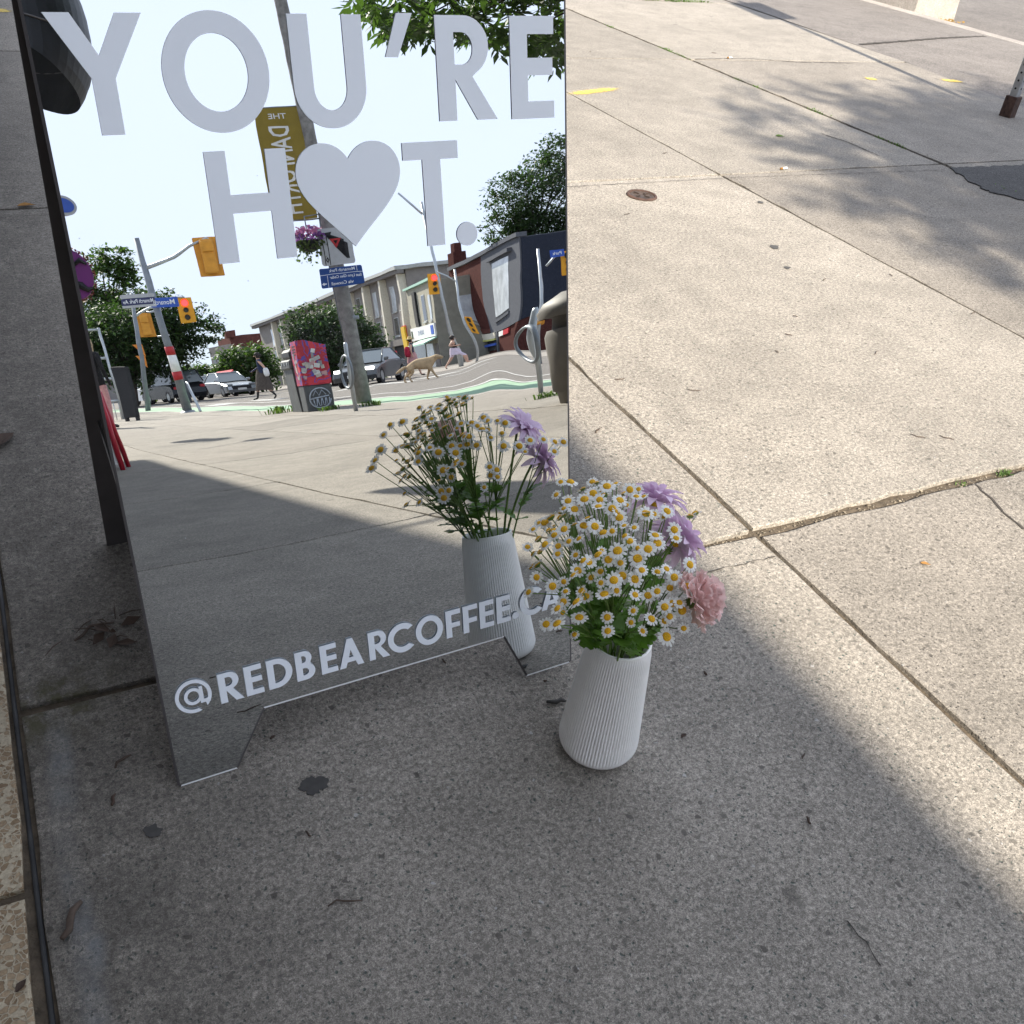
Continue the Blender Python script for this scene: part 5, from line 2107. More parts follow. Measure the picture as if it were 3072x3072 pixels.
px_tree('tall narrow tree rising behind the purple round sign', (335, 860), (74, 100), 62, 372, 7000, 'foliage', 1, [((305, 960), (95, 95)), ((350, 790), (40, 62))])
px_tree('broad dark tree behind the banded signal pole', (420, 1010), (165, 105), 56, 400, 14000, 'foliage_deep', 2, [((560, 985), (95, 62)), ((330, 1060), (105, 100)), ((480, 930), (85, 60)), ((470, 1080), (80, 60))], tr=.22)
px_tree('rounded green tree beyond the woman crossing the road', (742, 1105), (82, 68), 72, 745, 5200, 'foliage', 3, [((690, 1130), (45, 45))])
px_tree('loose green tree above the parked cars', (610, 1145), (60, 45), 95, 620, 3600, 'foliage', 4, [((545, 1130), (30, 50)), ((660, 1140), (30, 40))])
px_tree('dense dark tree behind the wooden utility pole', (1010, 1030), (118, 105), 58, 1020, 11000, 'foliage_deep', 5, [((925, 990), (72, 72)), ((1085, 1050), (70, 80)), ((960, 1090), (60, 60))], tr=.2)
px_tree('tall spreading tree behind the dark-walled corner building', (1640, 590), (125, 135), 84, 1640, 13000, 'foliage_deep', 6, [((1545, 600), (85, 80)), ((1690, 500), (80, 100)), ((1500, 690), (75, 50)), ((1610, 700), (110, 60))], leaf=.30, tr=.3)
px_tree('small bright green tree beside the black display board', (455, 1160), (26, 36), 60, 452, 1100, 'foliage_bright', 7)

# ================================================================== buildings across the road
pm('stucco', (0.26, 0.24, 0.225), .85, var=.12, scale=2, spec=.04)
pm('stucco_dark', (0.20, 0.185, 0.175), .85, var=.12, scale=2, spec=.04)  # darker stucco tone for fascia, shop band, pillar and terrace wall
pm('cream', (0.36, 0.34, 0.28), .85, var=.1, scale=2, spec=.04)
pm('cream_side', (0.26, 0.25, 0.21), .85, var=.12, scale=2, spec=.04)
pm('roof_edge', (0.40, 0.41, 0.40), .7)
pm('roof_green', (0.06, 0.12, 0.11), .6)
pm('brick', (0.075, 0.028, 0.024), .85, var=.3, scale=5, bump=.01, bscale=12, spec=.04)
pm('brick_far', (0.12, 0.05, 0.042), .85, var=.25, scale=1.5, spec=.04)
pm('grey_paint', (0.11, 0.115, 0.13), .7, var=.1, spec=.04)
pm('navy_wall', (0.028, 0.033, 0.048), .65, var=.15, spec=.04)
pm('pane', (0.50, 0.53, 0.56), .12, var=.25, scale=1.2, spec=.6)
pm('pane_dark', (0.035, 0.04, 0.045), .08, var=.3, spec=.7)
pm('shop_dark', (0.02, 0.02, 0.022), .6)
pm('sign_red', (.45, .02, .03), .5)
pm('sign_cream', (.62, .58, .48), .6)
pm('mint', (.30, .48, .40), .7)
pm('sign_yellow', (.65, .42, .03), .5)
pm('lime', (.50, .52, .16), .6)


class Facade:
    """a straight facade on ground points a->b; u along it, w outwards (towards the mirror)"""

    def __init__(s, t, a, b):
        s.t = t
        s.o = Vector((a.x, a.y, 0))
        s.ex = Vector((b.x - a.x, b.y - a.y, 0))
        s.L = s.ex.length
        s.ex.normalize()
        s.n = Vector((-s.ex.y, s.ex.x, 0))
        if s.n.dot(Vector((.4, 1.1, 0)) - s.o) < 0:
            s.n = -s.n

    def box(s, name, u0, u1, z0, z1, w0, w1, mat, parent=None, label=None):
        g = Geo()
        vs = [s.o + s.ex * u + s.n * w + Vector((0, 0, z)) - Vector(s.t.location) for z in (z0, z1) for u, w in ((u0, w0), (u1, w0), (u1, w1), (u0, w1))]
        g.add(vs, [(3, 2, 1, 0), (4, 5, 6, 7), (0, 1, 5, 4), (1, 2, 6, 5), (2, 3, 7, 6), (3, 0, 4, 7)])
        return g.obj(name, mat, parent or s.t, label)

    def window(s, u0, u1, z0, z1, mat='pane', fr='roof_edge'):
        w = s.box('window', u0 - .09, u1 + .09, z0 - .09, z1 + .09, -.02, .05, fr)
        s.box('pane', u0, u1, z0, z1, .0, .062, mat, w)
        s.box('sill', u0 - .16, u1 + .16, z0 - .22, z0 - .1, .0, .16, fr, w)
        return w

    def text(s, txt, u, z, size, w, mat, parent):
        ex = s.ex if s.ex.cross(Vector((0, 0, 1))).dot(s.n) > 0 else -s.ex
        g = text_geo(txt, size, s.o + s.ex * u + Vector((0, 0, z)) - Vector(s.t.location), ex, (0, 0, 1), s.n, w)
        return g.obj('lettering', mat, parent, fixn=False)


# long three-storey block
ZB = 10.4
near, far = Dz(1214, 793, ZB), Dz(795, 962, ZB)
bl_ = thing('apartment_block', 'long beige three-storey block with pale piers and flat roof', 'building', (near.x, near.y, 0))
F1 = Facade(bl_, near, far)
F1.box('wall', 0, F1.L + 6, -.1, ZB - .35, -14, 0, 'stucco')
F1.box('roof', -.4, F1.L + 7, ZB - .35, ZB, -14.5, 1.1, 'roof_edge')
F1.box('fascia', -.42, F1.L + 7, ZB - .75, ZB - .352, .3, .9, 'stucco_dark')
u = 1.2
k = 0
while u < F1.L - 2:
    F1.box('pier', u - .9, u - .45, 0, ZB - .75, 0.0, .75, 'sign_cream')
    for s_ in (0, 1):
        uu = u + .35 + s_ * 2.6
        F1.window(uu, uu + 1.25, 6.3, 8.7, 'pane' if (k + s_) % 3 else 'pane_dark')
        F1.window(uu, uu + 1.25, 3.7, 5.5, 'pane_dark' if (k + s_) % 3 else 'pane')
    u += 6.0
    k += 1
F1.box('shop_band', 0, F1.L, 2.6, 3.2, 0, .5, 'stucco_dark')
F1.box('shopfront', 0, F1.L, 0, 2.55, -.02, .12, 'shop_dark')

# cream corner building with shop signs, nearer on the same line
ZC = 7.6
ca, cbb = Dz(1217, 872, ZC), Dz(1290, 838, ZC)
cr_ = thing('corner_building', 'cream two-storey corner building with white shop sign and mint awning', 'building', (ca.x, ca.y, 0))
F2 = Facade(cr_, ca, cbb)
Lc = F2.L
F2.box('wall', 0, Lc, -.1, ZC, -9, 0, 'cream')
F2.box('side_wall', Lc + .002, Lc + .06, -.1, ZC - .05, -9, -.01, 'cream_side')
F2.box('cornice', -.2, Lc + .2, ZC, ZC + .22, -.5, .3, 'mint')
F2.window(Lc * .60, Lc * .60 + 1.0, 4.3, 6.5, 'pane_dark')
F2.window(Lc * .85, Lc * .85 + .55, 4.2, 6.3, 'pane')
bs_ = F2.box('hanging_sign', Lc * .30, Lc * .42, 3.9, 7.1, .05, .2, 'matt_black', None, 'tall black vertical sign')
ssg = F2.box('shop_sign', .3, Lc - .1, 2.75, 3.85, .02, .16, 'sign_white', None, 'white shop sign with blue diamond')
F2.box('diamond', Lc - 1.3, Lc - .4, 2.95, 3.7, .165, .19, 'street_blue', ssg)
F2.box('badge', .6, 1.0, 3.0, 3.6, .165, .19, 'foliage', ssg)
F2.text('DOOR  PL', Lc * .45, 3.3, .5, .2, 'guide_blue', ssg)
g = Geo()
q = [F2.o + F2.ex * u_ + F2.n * w_ + Vector((0, 0, z_)) - Vector(cr_.location) for u_, w_, z_ in ((Lc * .3, .05, 2.7), (Lc, .05, 2.7), (Lc, 1.3, 2.25), (Lc * .3, 1.3, 2.25), (Lc * .3, .05, 2.6), (Lc, .05, 2.6), (Lc, 1.3, 2.12), (Lc * .3, 1.3, 2.12))]
g.add(q, [(0, 1, 2, 3), (7, 6, 5, 4), (0, 4, 5, 1), (1, 5, 6, 2), (2, 6, 7, 3), (3, 7, 4, 0)])
g.obj('awning', 'mint', cr_)
F2.box('door', Lc * .55, Lc * .8, 0, 2.2, 0, .06, 'pane')
F2.box('shop_window', .3, Lc * .5, .3, 2.3, 0, .06, 'pane_dark')
F2.box('corner_pillar', Lc * .86, Lc * .99, 0, 2.1, 0, .1, 'stucco_dark')
sd = Dz(1352, 852, ZC)
px_ = -F2.n if (-F2.n).x > 0 else F2.n
F2b = Facade(cr_, cbb, cbb + px_ * 6)
F2b.window(2.4, 3.9, 4.0, 5.9, 'pane')

# neighbouring red-yellow shop signs hanging on the long block
F1.box('hanging_sign', -.2, .9, 2.1, 4.3, .8, 1.0, 'sign_yellow', None, 'red and yellow hanging shop sign')
F1.box('hanging_sign_border', -.3, 1.0, 2.0, 4.4, .78, .82, 'sign_red')
sg = F1.box('shop_sign', -6.5, -.4, 1.9, 2.7, .3, .45, 'sign_white', None, 'white shop sign with red letters')
F1.text('FRUIT', -3.5, 2.3, .7, .47, 'sign_red', sg)

# brick and grey-painted corner building
ZK = 8.6
ka, kb, kc = Dz(1352, 812, ZK), Dz(1560, 714, ZK), Dz(1716, 742, ZK)
kb_ = thing('brick_building', 'dark brick corner building with grey painted bay and navy side wall', 'building', (kb.x, kb.y, 0))
F3 = Facade(kb_, ka, kb)
L3 = F3.L
gs0 = L3 * .50
F3.box('brick_wall', 0, gs0, 3.2, ZK, -7, 0, 'brick')
F3.box('grey_bay', gs0 + .002, L3, 3.1, ZK + .02, -7, .05, 'grey_paint')
F3.box('parapet', 0, L3 + .1, ZK + .022, ZK + .35, -.5, .25, 'grey_paint')
F3.box('brick_base', 0, L3, -.1, 3.08, -6.9, -.5, 'brick')
F3.box('lintel_band', 0, gs0, 3.2, 3.6, .002, .12, 'brick_far')
F3.window(L3 * .10, L3 * .10 + 1.5, 4.6, 6.9, 'pane', 'brick_far')
F3.window(L3 * .66, L3 * .66 + 4.2, 4.1, 7.5, 'pane', 'grey_paint')
F3.box('hood', L3 * .62, L3 * .66 + 4.9, 7.75, 8.05, .05, .4, 'grey_paint')
F3.box('shop_fascia', .2, L3 * .62, 2.35, 3.1, -.49, .25, 'sign_cream')
F3.box('green_stripe', .2, L3 * .62, 2.1, 2.33, -.49, .32, 'lime')
F3.box('blue_stripe', .2, L3 * .62, 1.2, 1.6, -.49, .2, 'street_blue')
F3.box('shop_window', .4, L3 * .6, .4, 2.05, -.49, -.30, 'shop_dark')
F3.box('shop_door', L3 * .68, L3 * .76, 0, 2.3, -.49, -.3, 'pane_dark')
F3.box('pillar', L3 * .63, L3 * .66, 0, 3.08, -.49, .05, 'grey_paint')
F3.box('pillar', L3 * .98, L3, 0, 3.08, -.49, .05, 'brick')
sg = F3.box('shop_sign', L3 * .70, L3 * .80, 2.4, 3.0, -.48, .08, 'sign_white')
sg = F3.box('shop_sign', L3 * .801, L3 * .9, 2.4, 3.0, -.48, .08, 'sign_red', None, 'red shop sign')
F4 = Facade(kb_, kb, kb + (F3.n if F3.n.x > 0 else -F3.n) * 11)
F4.box('side_wall', .06, F4.L + 6, 3.1, ZK - .05, -6, .10, 'navy_wall', None, 'dark navy side wall')
F4.box('side_base', .1, F4.L + 6, -.1, 3.09, -6, -.3, 'brick')
F4.box('side_opening', 1.0, F4.L + 5, .2, 2.2, -.29, -.25, 'shop_dark')
F4.box('side_sign', F4.L * .55, F4.L + 5, 2.35, 2.95, -.29, .1, 'sign_red', None, 'long red side sign')
F4.box('side_sign_panel', F4.L * .3, F4.L * .545, 2.35, 2.95, -.29, .1, 'sign_white')
g = Geo()
ch = Dz(1388, 790, ZK + .5) - Vector(kb_.location)
g.box((ch.x, ch.y - 1, ZK + .6), (1.2, 1.2, 2.2))
g.box((ch.x, ch.y - 1, ZK + 2.1), (.7, .7, .9))
g.obj('chimney', 'brick', kb_)
g = Geo()
ch = Dz(1625, 700, ZK + .6) - Vector(kb_.location)
g.box((ch.x, ch.y - 2.5, ZK + .3), (.9, .9, 1.9))
g.obj('chimney', 'brick', kb_)

# far brick terrace down the street
ZT = 9.5
a, b_ = Dz(785, 1000, ZT), Dz(690, 1008, ZT)
tr_ = thing('brick_terrace', 'far dark brick terrace with gable at the end of the street', 'building', (a.x, a.y, 0))
F5 = Facade(tr_, a, b_)
F5.box('wall', 0, F5.L, -.1, ZT, -12, 0, 'brick_far')
c = Dz(628, 1055, ZT - 2)
F6 = Facade(tr_, b_, c)
F6.box('wall', .01, F6.L, -.1, ZT - 1.2, -10, 0, 'stucco_dark')
for k in range(5):
    F6.window(F6.L * (.08 + .18 * k), F6.L * (.08 + .18 * k) + 1.2, 4.5, 6.5, 'pane_dark')
    F5.window(F5.L * (.08 + .18 * k), F5.L * (.08 + .18 * k) + 1.0, 4.5, 6.5, 'pane_dark')
g = Geo()
q = b_ - Vector(tr_.location)
g.box((q.x, q.y, ZT + .4), (1.6, 1.6, 1.2))
g.obj('chimney', 'brick_far', tr_)
# glassy block at the far end
a, b_ = M(500, 1180, 150), M(428, 1180, 140)
ob = thing('office_block', 'pale far office block with dark window band behind the trees', 'building', (a.x, a.y, 0))
F7 = Facade(ob, a, b_)
F7.box('wall', -2, F7.L + 4, -.1, 10, -20, 0, 'stucco')
F7.box('window_band', -1, F7.L + 3, 6.2, 9.2, 0, .1, 'pane_dark')
F7.box('window_band', -1, F7.L + 3, 2.2, 4.6, 0, .1, 'pane_dark')

# ================================================================== cars
pm('car_silver', (.42, .44, .46), .25, .6, var=.03)
pm('car_dark', (.02, .021, .024), .2, .3, var=.03)
pm('car_grey', (.10, .105, .11), .25, .5, var=.03)
pm('car_white', (.70, .71, .72), .3, .1, var=.03)
pm('car_glass', (.10, .12, .13), .05, var=.02, spec=.9)
pm('tyre', (.015, .015, .015), .8)
pm('rim_metal', (.35, .36, .37), .35, .8)


def car(label, p, rz, paint_, suv=False, lights=False):
    t = thing('parked_car', label, 'car', p, rz, None)
    L, W = 4.5, 1.82
    hood, belt, roof = (.98, 1.02, 1.68) if suv else (.82, .92, 1.44)
    prof = [(-L / 2, .45), (-L / 2 + .05, .75), (-L / 2 + .25, belt * .95), (-L / 2 + .9, belt), (.55, belt), (L / 2 - .55, hood * .93), (L / 2 - .08, .66), (L / 2, .42), (L / 2 - .1, .24), (-L / 2 + .1, .24)]
    g = Geo()
    secs = [(-W / 2, .90), (-W / 2 + .08, 1.0), (W / 2 - .08, 1.0), (W / 2, .90)]
    n = len(prof)
    vs = [(x * (1 if abs(y) < W / 2 - .01 else .975), y, .24 + (z - .24) * s) for y, s in secs for x, z in prof]
    fs = [tuple(range(n)), tuple(3 * n + i for i in range(n - 1, -1, -1))]
    for k in range(3):
        for i in range(n):
            j = (i + 1) % n
            fs.append((k * n + i, k * n + j, (k + 1) * n + j, (k + 1) * n + i))
    g.add(vs, fs, 0)
    body = g.obj('body', paint_, t)
    g = Geo()
    x0, x1, x2, x3 = (-L / 2 + .15, -L / 2 + .45, .1, 1.0) if suv else (-L / 2 + .55, -L / 2 + 1.15, .15, 1.05)
    lo = [(x0, -W / 2 + .07), (x3, -W / 2 + .07), (x3, W / 2 - .07), (x0, W / 2 - .07)]
    hi = [(x1, -W / 2 + .25), (x2, -W / 2 + .25), (x2, W / 2 - .25), (x1, W / 2 - .25)]
    g.add([(x, y, belt - .02) for x, y in lo] + [(x, y, roof - .04) for x, y in hi], [(0, 1, 5, 4), (1, 2, 6, 5), (2, 3, 7, 6), (3, 0, 4, 7)])
    g.obj('window_glass', 'car_glass', t)
    g = Geo()
    g.box(((x1 + x2) / 2, 0, roof - .02), (x2 - x1 + .05, W - .48, .06), bev=.02)
    for a_, b2 in zip(lo, hi):
        g.tube([(a_[0], a_[1], belt - .02), (b2[0], b2[1], roof - .03)], .035, 5)
    g.obj('roof', paint_, t)
    for sx_ in (-1, 1):
        for sy_ in (-1, 1):
            g = Geo()
            c = Vector((sx_ * 1.36, sy_ * (W / 2 - .11), .33))
            g.tube([c - Vector((0, .11, 0)), c + Vector((0, .11, 0))], .33, 16)
            w = g.obj('wheel', 'tyre', t)
            g = Geo()
            g.tube([c - Vector((0, .115 , 0)), c + Vector((0, .115, 0))], .2, 12)
            g.obj('rim', 'rim_metal', w)
    for sy_ in (-1, 1):
        g = Geo()
        g.box((L / 2 - .10, sy_ * .66, .68), (.16, .34, .13), bev=.03)
        g.obj('headlight', 'head_lamp' if lights else 'car_glass', t)
        g = Geo()
        g.box((-L / 2 + .07, sy_ * .70, .78), (.10, .26, .14), bev=.02)
        g.obj('tail_light', 'red_band', t)
        g = Geo()
        g.box((.85, sy_ * (W / 2 + .08), belt + .06), (.12, .2, .13), bev=.03)
        g.obj('wing_mirror', paint_, t)
    g = Geo()
    g.box((L / 2 - .02, 0, .52), (.06, 1.1, .2))
    g.obj('grille', 'black', t)
    g = Geo()
    g.box((L / 2 + .015, 0, .42), (.02, .5, .12))
    g.obj('number_plate', 'sign_white', t)
    return t


RZ_ = -.13


def gz(p):
    return (p.x, p.y, -.02)


car('grey hatchback with headlights on driving past the red parasols', gz(Mg(1118, 1140, 43)), face_angle(Mg(1118, 1140, 43)) - 1.25, 'car_grey', lights=True)
car('black sport utility vehicle standing behind the banded signal pole', gz(Mg(528, 1200, 58)), face_angle(Mg(528, 1200, 58)) + 1.2, 'car_dark', True)
car('white sport utility vehicle parked behind the black display board', gz(Mg(478, 1200, 66)), face_angle(Mg(478, 1200, 66)) + 1.25, 'car_white', True)
car('silver saloon car leading the parked row under the trees', gz(Mg(690, 1180, 62)), face_angle(Mg(690, 1180, 62)) - 1.9, 'car_silver')
car('pale silver car second in the parked row under the trees', gz(Mg(640, 1185, 74)), face_angle(Mg(640, 1185, 74)) - 1.7, 'car_white')
car('dark car at the far end of the parked row', gz(Mg(600, 1190, 84)), face_angle(Mg(600, 1190, 84)) - 1.6, 'car_grey')

# parasols
pm('parasol_red', (.55, .05, .06), .7, trans=(.8, .1, .1))
pm('parasol_coral', (.65, .10, .12), .7, trans=(.9, .2, .2))


def parasol(label, c, r, mt, tilt=0.0):
    t = thing('parasol', label, 'parasol', (c.x, c.y, 0))
    g = Geo()
    n = 8
    vs = [(0, 0, c.z + r * .38)] + [(r * math.cos(2 * math.pi * k / n), r * math.sin(2 * math.pi * k / n), c.z + tilt * math.cos(2 * math.pi * k / n)) for k in range(n)]
    vs += [(v[0], v[1], v[2] - .16) for v in vs[1:]]
    fs = [(0, 1 + k, 1 + (k + 1) % n) for k in range(n)] + [(1 + k, 1 + n + k, 1 + n + (k + 1) % n, 1 + (k + 1) % n) for k in range(n)]
    g.add(vs, fs)
    g.obj('canopy', mt, t, fixn=False)
    g = Geo()
    g.tube([(0, 0, 0), (0, 0, c.z + r * .38)], .03, 6)
    g.obj('pole', 'pole_pale', t)


parasol('coral parasol tilted behind the parked cars', M(655, 1135, 66), 1.0, 'parasol_coral', .45)
parasol('red parasol beside the driving hatchback', M(1132, 1066, 52), .75, 'parasol_red', .1)
parasol('small red parasol between the hatchback and the corner building', M(1165, 1058, 56), .5, 'parasol_red')

# ================================================================== people and the dog
pm('skin', (.50, .30, .22), .6, var=.06)
pm('hair_dark', (.02, .014, .012), .7)
pm('hair_blond', (.36, .27, .16), .7, var=.25, scale=30)
pm('cloth_navy', (.02, .03, .07), .85)
pm('cloth_black', (.01, .01, .012), .9)
pm('cloth_brown', (.075, .06, .05), .9, var=.3, scale=20)
pm('cloth_white', (.66, .65, .64), .85)
pm('cloth_lilac', (.58, .50, .60), .85)
pm('cloth_pink', (.48, .26, .26), .85, var=.2, scale=20)
pm('cloth_red', (.36, .012, .04), .85)
pm('straw', (.52, .38, .17), .8, var=.2, scale=40)
pm('dog_fur', (.40, .29, .17), .9, var=.2, scale=8)
pm('shoe', (.02, .02, .02), .6)


def skin_mesh(verts, edges, rad, name='body', root=0, sub=2):
    me = bpy.data.meshes.new(name)
    me.from_pydata([tuple(v) for v in verts], edges, [])
    ob = bpy.data.objects.new(name, me)
    COL.objects.link(ob)
    ob.modifiers.new('skin', 'SKIN')
    lay = me.skin_vertices[0].data
    for i, r in enumerate(rad):
        lay[i].radius = r if isinstance(r, tuple) else (r, r)
        lay[i].use_root = (i == root)
    sb_ = ob.modifiers.new('sub', 'SUBSURF')
    sb_.levels = sub
    sb_.render_levels = sub
    dg = bpy.context.evaluated_depsgraph_get()
    out = bpy.data.meshes.new_from_object(ob.evaluated_get(dg))
    bpy.data.objects.remove(ob)
    for p in out.polygons:
        p.use_smooth = True
    return out


def person(label, p, rz, hgt, pose, mats, regions, extras):
    """pose: joint name -> (x,y,z) for a 1.7 m figure facing +X"""
    t = thing('person', label, 'person', p, rz)
    J = dict(pelvis=(0, 0, .95), waist=(0.0, 0, 1.10), chest=(.01, 0, 1.28), neckb=(.0, 0, 1.44), neck=(.01, 0, 1.50), head=(.03, 0, 1.58), crown=(.03, 0, 1.66),
             shl=(0, .17, 1.41), ell=(-.03, .24, 1.14), wrl=(.03, .26, .90), hal=(.05, .26, .81), shr=(0, -.17, 1.41), elr=(-.03, -.24, 1.14), wrr=(.03, -.26, .90), har=(.05, -.26, .81),
             hpl=(0, .09, .90), knl=(.03, .10, .50), anl=(0, .10, .08), tol=(.16, .10, .03), hpr=(0, -.09, .90), knr=(.03, -.10, .50), anr=(0, -.10, .08), tor=(.16, -.10, .03))
    J.update(pose)
    rad = dict(pelvis=(.13, .15), waist=(.10, .125), chest=(.11, .155), neckb=(.075, .09), neck=.05, head=(.085, .075), crown=(.075, .065), shl=.065, ell=.042, wrl=.03, hal=(.035, .02), shr=.065, elr=.042, wrr=.03, har=(.035, .02),
               hpl=.09, knl=.06, anl=.04, tol=.035, hpr=.09, knr=.06, anr=.04, tor=.035)
    names = list(J)
    ix = {n_: i for i, n_ in enumerate(names)}
    E_l = [('pelvis', 'waist'), ('waist', 'chest'), ('chest', 'neckb'), ('neckb', 'neck'), ('neck', 'head'), ('head', 'crown'), ('chest', 'shl'), ('shl', 'ell'), ('ell', 'wrl'), ('wrl', 'hal'), ('chest', 'shr'), ('shr', 'elr'), ('elr', 'wrr'), ('wrr', 'har'),
           ('pelvis', 'hpl'), ('hpl', 'knl'), ('knl', 'anl'), ('anl', 'tol'), ('pelvis', 'hpr'), ('hpr', 'knr'), ('knr', 'anr'), ('anr', 'tor')]
    s = hgt / 1.72
    verts = [Vector(J[n_]) * s for n_ in names]
    radl = [tuple(x * s for x in rad[n_]) if isinstance(rad[n_], tuple) else rad[n_] * s for n_ in names]
    me = skin_mesh(verts, [(ix[a], ix[b2]) for a, b2 in E_l], radl)
    o = link('body', me, mats, t)
    for pl in me.polygons:
        c = pl.center / s
        pl.material_index = regions(c)
    # nose and face are a small mesh of their own
    g = Geo()
    hd = Vector(J['head']) * s
    g.tube([hd + Vector((.085, 0, .03)) * s, hd + Vector((.115, 0, -.01)) * s], [.008 * s, .016 * s], 6)
    g.obj('nose', 'skin', t)
    for fn in extras:
        fn(t, s, J)
    return t


def hair(mt, long_=0.0):
    def fn(t, s, J):
        hd = Vector(J['head']) * s
        g = Geo()
        prof = [(.0, .125), (.06, .115), (.098, .06), (.104, 0.0), (.09, -.05 - long_ * .3), (.08, -.09 - long_)]
        n = 16
        vs, fs = [], []
        for r, z in prof:
            for k in range(n + 1):
                a = math.radians(62 + 236 * k / n) if z < .055 else math.radians(2 + 356 * k / n)
                vs.append(hd + Vector(((r * math.cos(a) - .012) * s, r * .92 * math.sin(a) * s, (z + .02) * s)))
        for i in range(len(prof) - 1):
            for k in range(n):
                fs.append((i * (n + 1) + k, i * (n + 1) + k + 1, (i + 1) * (n + 1) + k + 1, (i + 1) * (n + 1) + k))
        g.add(vs, fs, 0, True)
        g.obj('hair', mt, t, fixn=False)
        if not long_:
            g = Geo()
            g.lathe([(.001, -.05), (.035, -.035), (.045, 0), (.03, .035), (.001, .045)], 10, hd + Vector((-.11, 0, .03)) * s)
            g.obj('hair_bun', mt, t)
    return fn


def skirt(mt, z0, z1, r0, r1, sx=.85, dx=0.0):
    def fn(t, s, J):
        g = Geo()
        n = 28
        vs = []
        zs = [z0, z0 - (z0 - z1) * .3, z0 - (z0 - z1) * .65, z1]
        rs_ = [r0, r0 + (r1 - r0) * .45, r0 + (r1 - r0) * .75, r1]
        for i, (z, r) in enumerate(zip(zs, rs_)):
            for k in range(n):
                a = 2 * math.pi * k / n
                rr_ = r * (1 + .07 * i / 3 * math.sin(k * 2.7))
                vs.append(((rr_ * math.cos(a) + dx * i / 3) * s, rr_ * sx * math.sin(a) * s, z * s))
        g.add(vs, [(i * n + k, i * n + (k + 1) % n, (i + 1) * n + (k + 1) % n, (i + 1) * n + k) for i in range(3) for k in range(n)], 0, True)
        g.obj('skirt', mt, t, fixn=False)
    return fn


def bag(mt, c, d, name='bag'):
    def fn(t, s, J):
        g = Geo()
        g.lathe([(.001, -.5), (.36, -.48), (.5, -.2), (.46, .25), (.3, .5), (.02, .5)], 14)
        g.v = [((v[0] * d[0] + c[0]) * s, (v[1] * d[1] + c[1]) * s, (v[2] * d[2] + c[2]) * s) for v in g.v]
        g.obj(name, mt, t)
    return fn


def hat(t, s, J):
    hd = Vector(J['head']) * s
    g = Geo()
    g.lathe([(.001, .17), (.07, .165), (.095, .11), (.10, .07), (.21, .045), (.21, .038), (.10, .055)], 20, hd - Vector((.02, 0, 0)) * s)
    g.v = [tuple(v) for v in g.v]
    g.obj('sun_hat', 'straw', t)


stride = dict(hpl=(.01, .09, .90), knl=(.20, .10, .52), anl=(.30, .10, .10), tol=(.46, .10, .06), hpr=(-.01, -.09, .90), knr=(-.06, -.10, .50), anr=(-.36, -.10, .13), tor=(-.25, -.10, .03))
# woman crossing: facing image left
p = Mg(800, 1200, 35)
a_ = face_angle(p)
person('woman walking in navy top and long brown skirt with black boots', (p.x, p.y, -.02), a_ + .15, 1.68,
       dict(stride, ell=(.10, .22, 1.16), wrl=(.32, .22, 1.05), hal=(.40, .22, 1.03), elr=(-.16, -.22, 1.17), wrr=(-.22, -.24, .95), har=(-.20, -.24, .87)),
       ['skin', 'cloth_navy', 'shoe'], lambda c: 1 if (.92 < c.z < 1.47 and abs(c.y) < .21) else (2 if c.z < .32 else 0),
       [hair('hair_dark'), skirt('cloth_brown', 1.06, .36, .15, .30), bag('cloth_white', (-.20, -.26, .98), (.2, .1, .3), 'shoulder_bag')])
# jogger: facing image right
p = Mg(1358, 1095, 50)
a_ = face_angle(p) + math.pi
person('jogger in black top and pale lilac shorts running past the corner building', (p.x, p.y, 0.0), a_, 1.74,
       dict(hpl=(.02, .09, .92), knl=(.26, .10, .62), anl=(.36, .10, .18), tol=(.50, .10, .16), hpr=(-.02, -.09, .92), knr=(-.18, -.10, .52), anr=(-.44, -.10, .16), tor=(-.36, -.10, .04),
            ell=(-.16, .24, 1.18), wrl=(.08, .22, 1.20), hal=(.15, .21, 1.24), elr=(-.10, -.24, 1.18), wrr=(.16, -.2, 1.22), har=(.23, -.19, 1.27), head=(.05, 0, 1.58), crown=(.05, 0, 1.66)),
       ['skin', 'cloth_black', 'cloth_lilac', 'shoe'], lambda c: 3 if c.z < .09 else (2 if .60 < c.z < 1.06 and abs(c.y) < .2 else (1 if 1.06 <= c.z < 1.40 and abs(c.y) < .15 else 0)),
       [hair('hair_dark'), skirt('cloth_lilac', 1.06, .70, .145, .20)])
# woman with hat walking the dog
p = Mg(1240, 1112, 43)
a_ = face_angle(p) + math.pi
person('woman in straw sun hat with red bag and pink skirt behind the dog', (p.x, p.y, 0.0), a_, 1.72,
       dict(stride, elr=(.05, -.22, 1.14), wrr=(.16, -.24, .95), har=(.2, -.24, .88)),
       ['skin', 'cloth_navy', 'shoe'], lambda c: 1 if (.92 < c.z < 1.47 and abs(c.y) < .20) else (2 if c.z < .1 else 0),
       [hair('hair_dark'), hat, skirt('cloth_pink', 1.06, .50, .15, .27), bag('cloth_red', (-.18, .2, 1.10), (.26, .16, .46))])
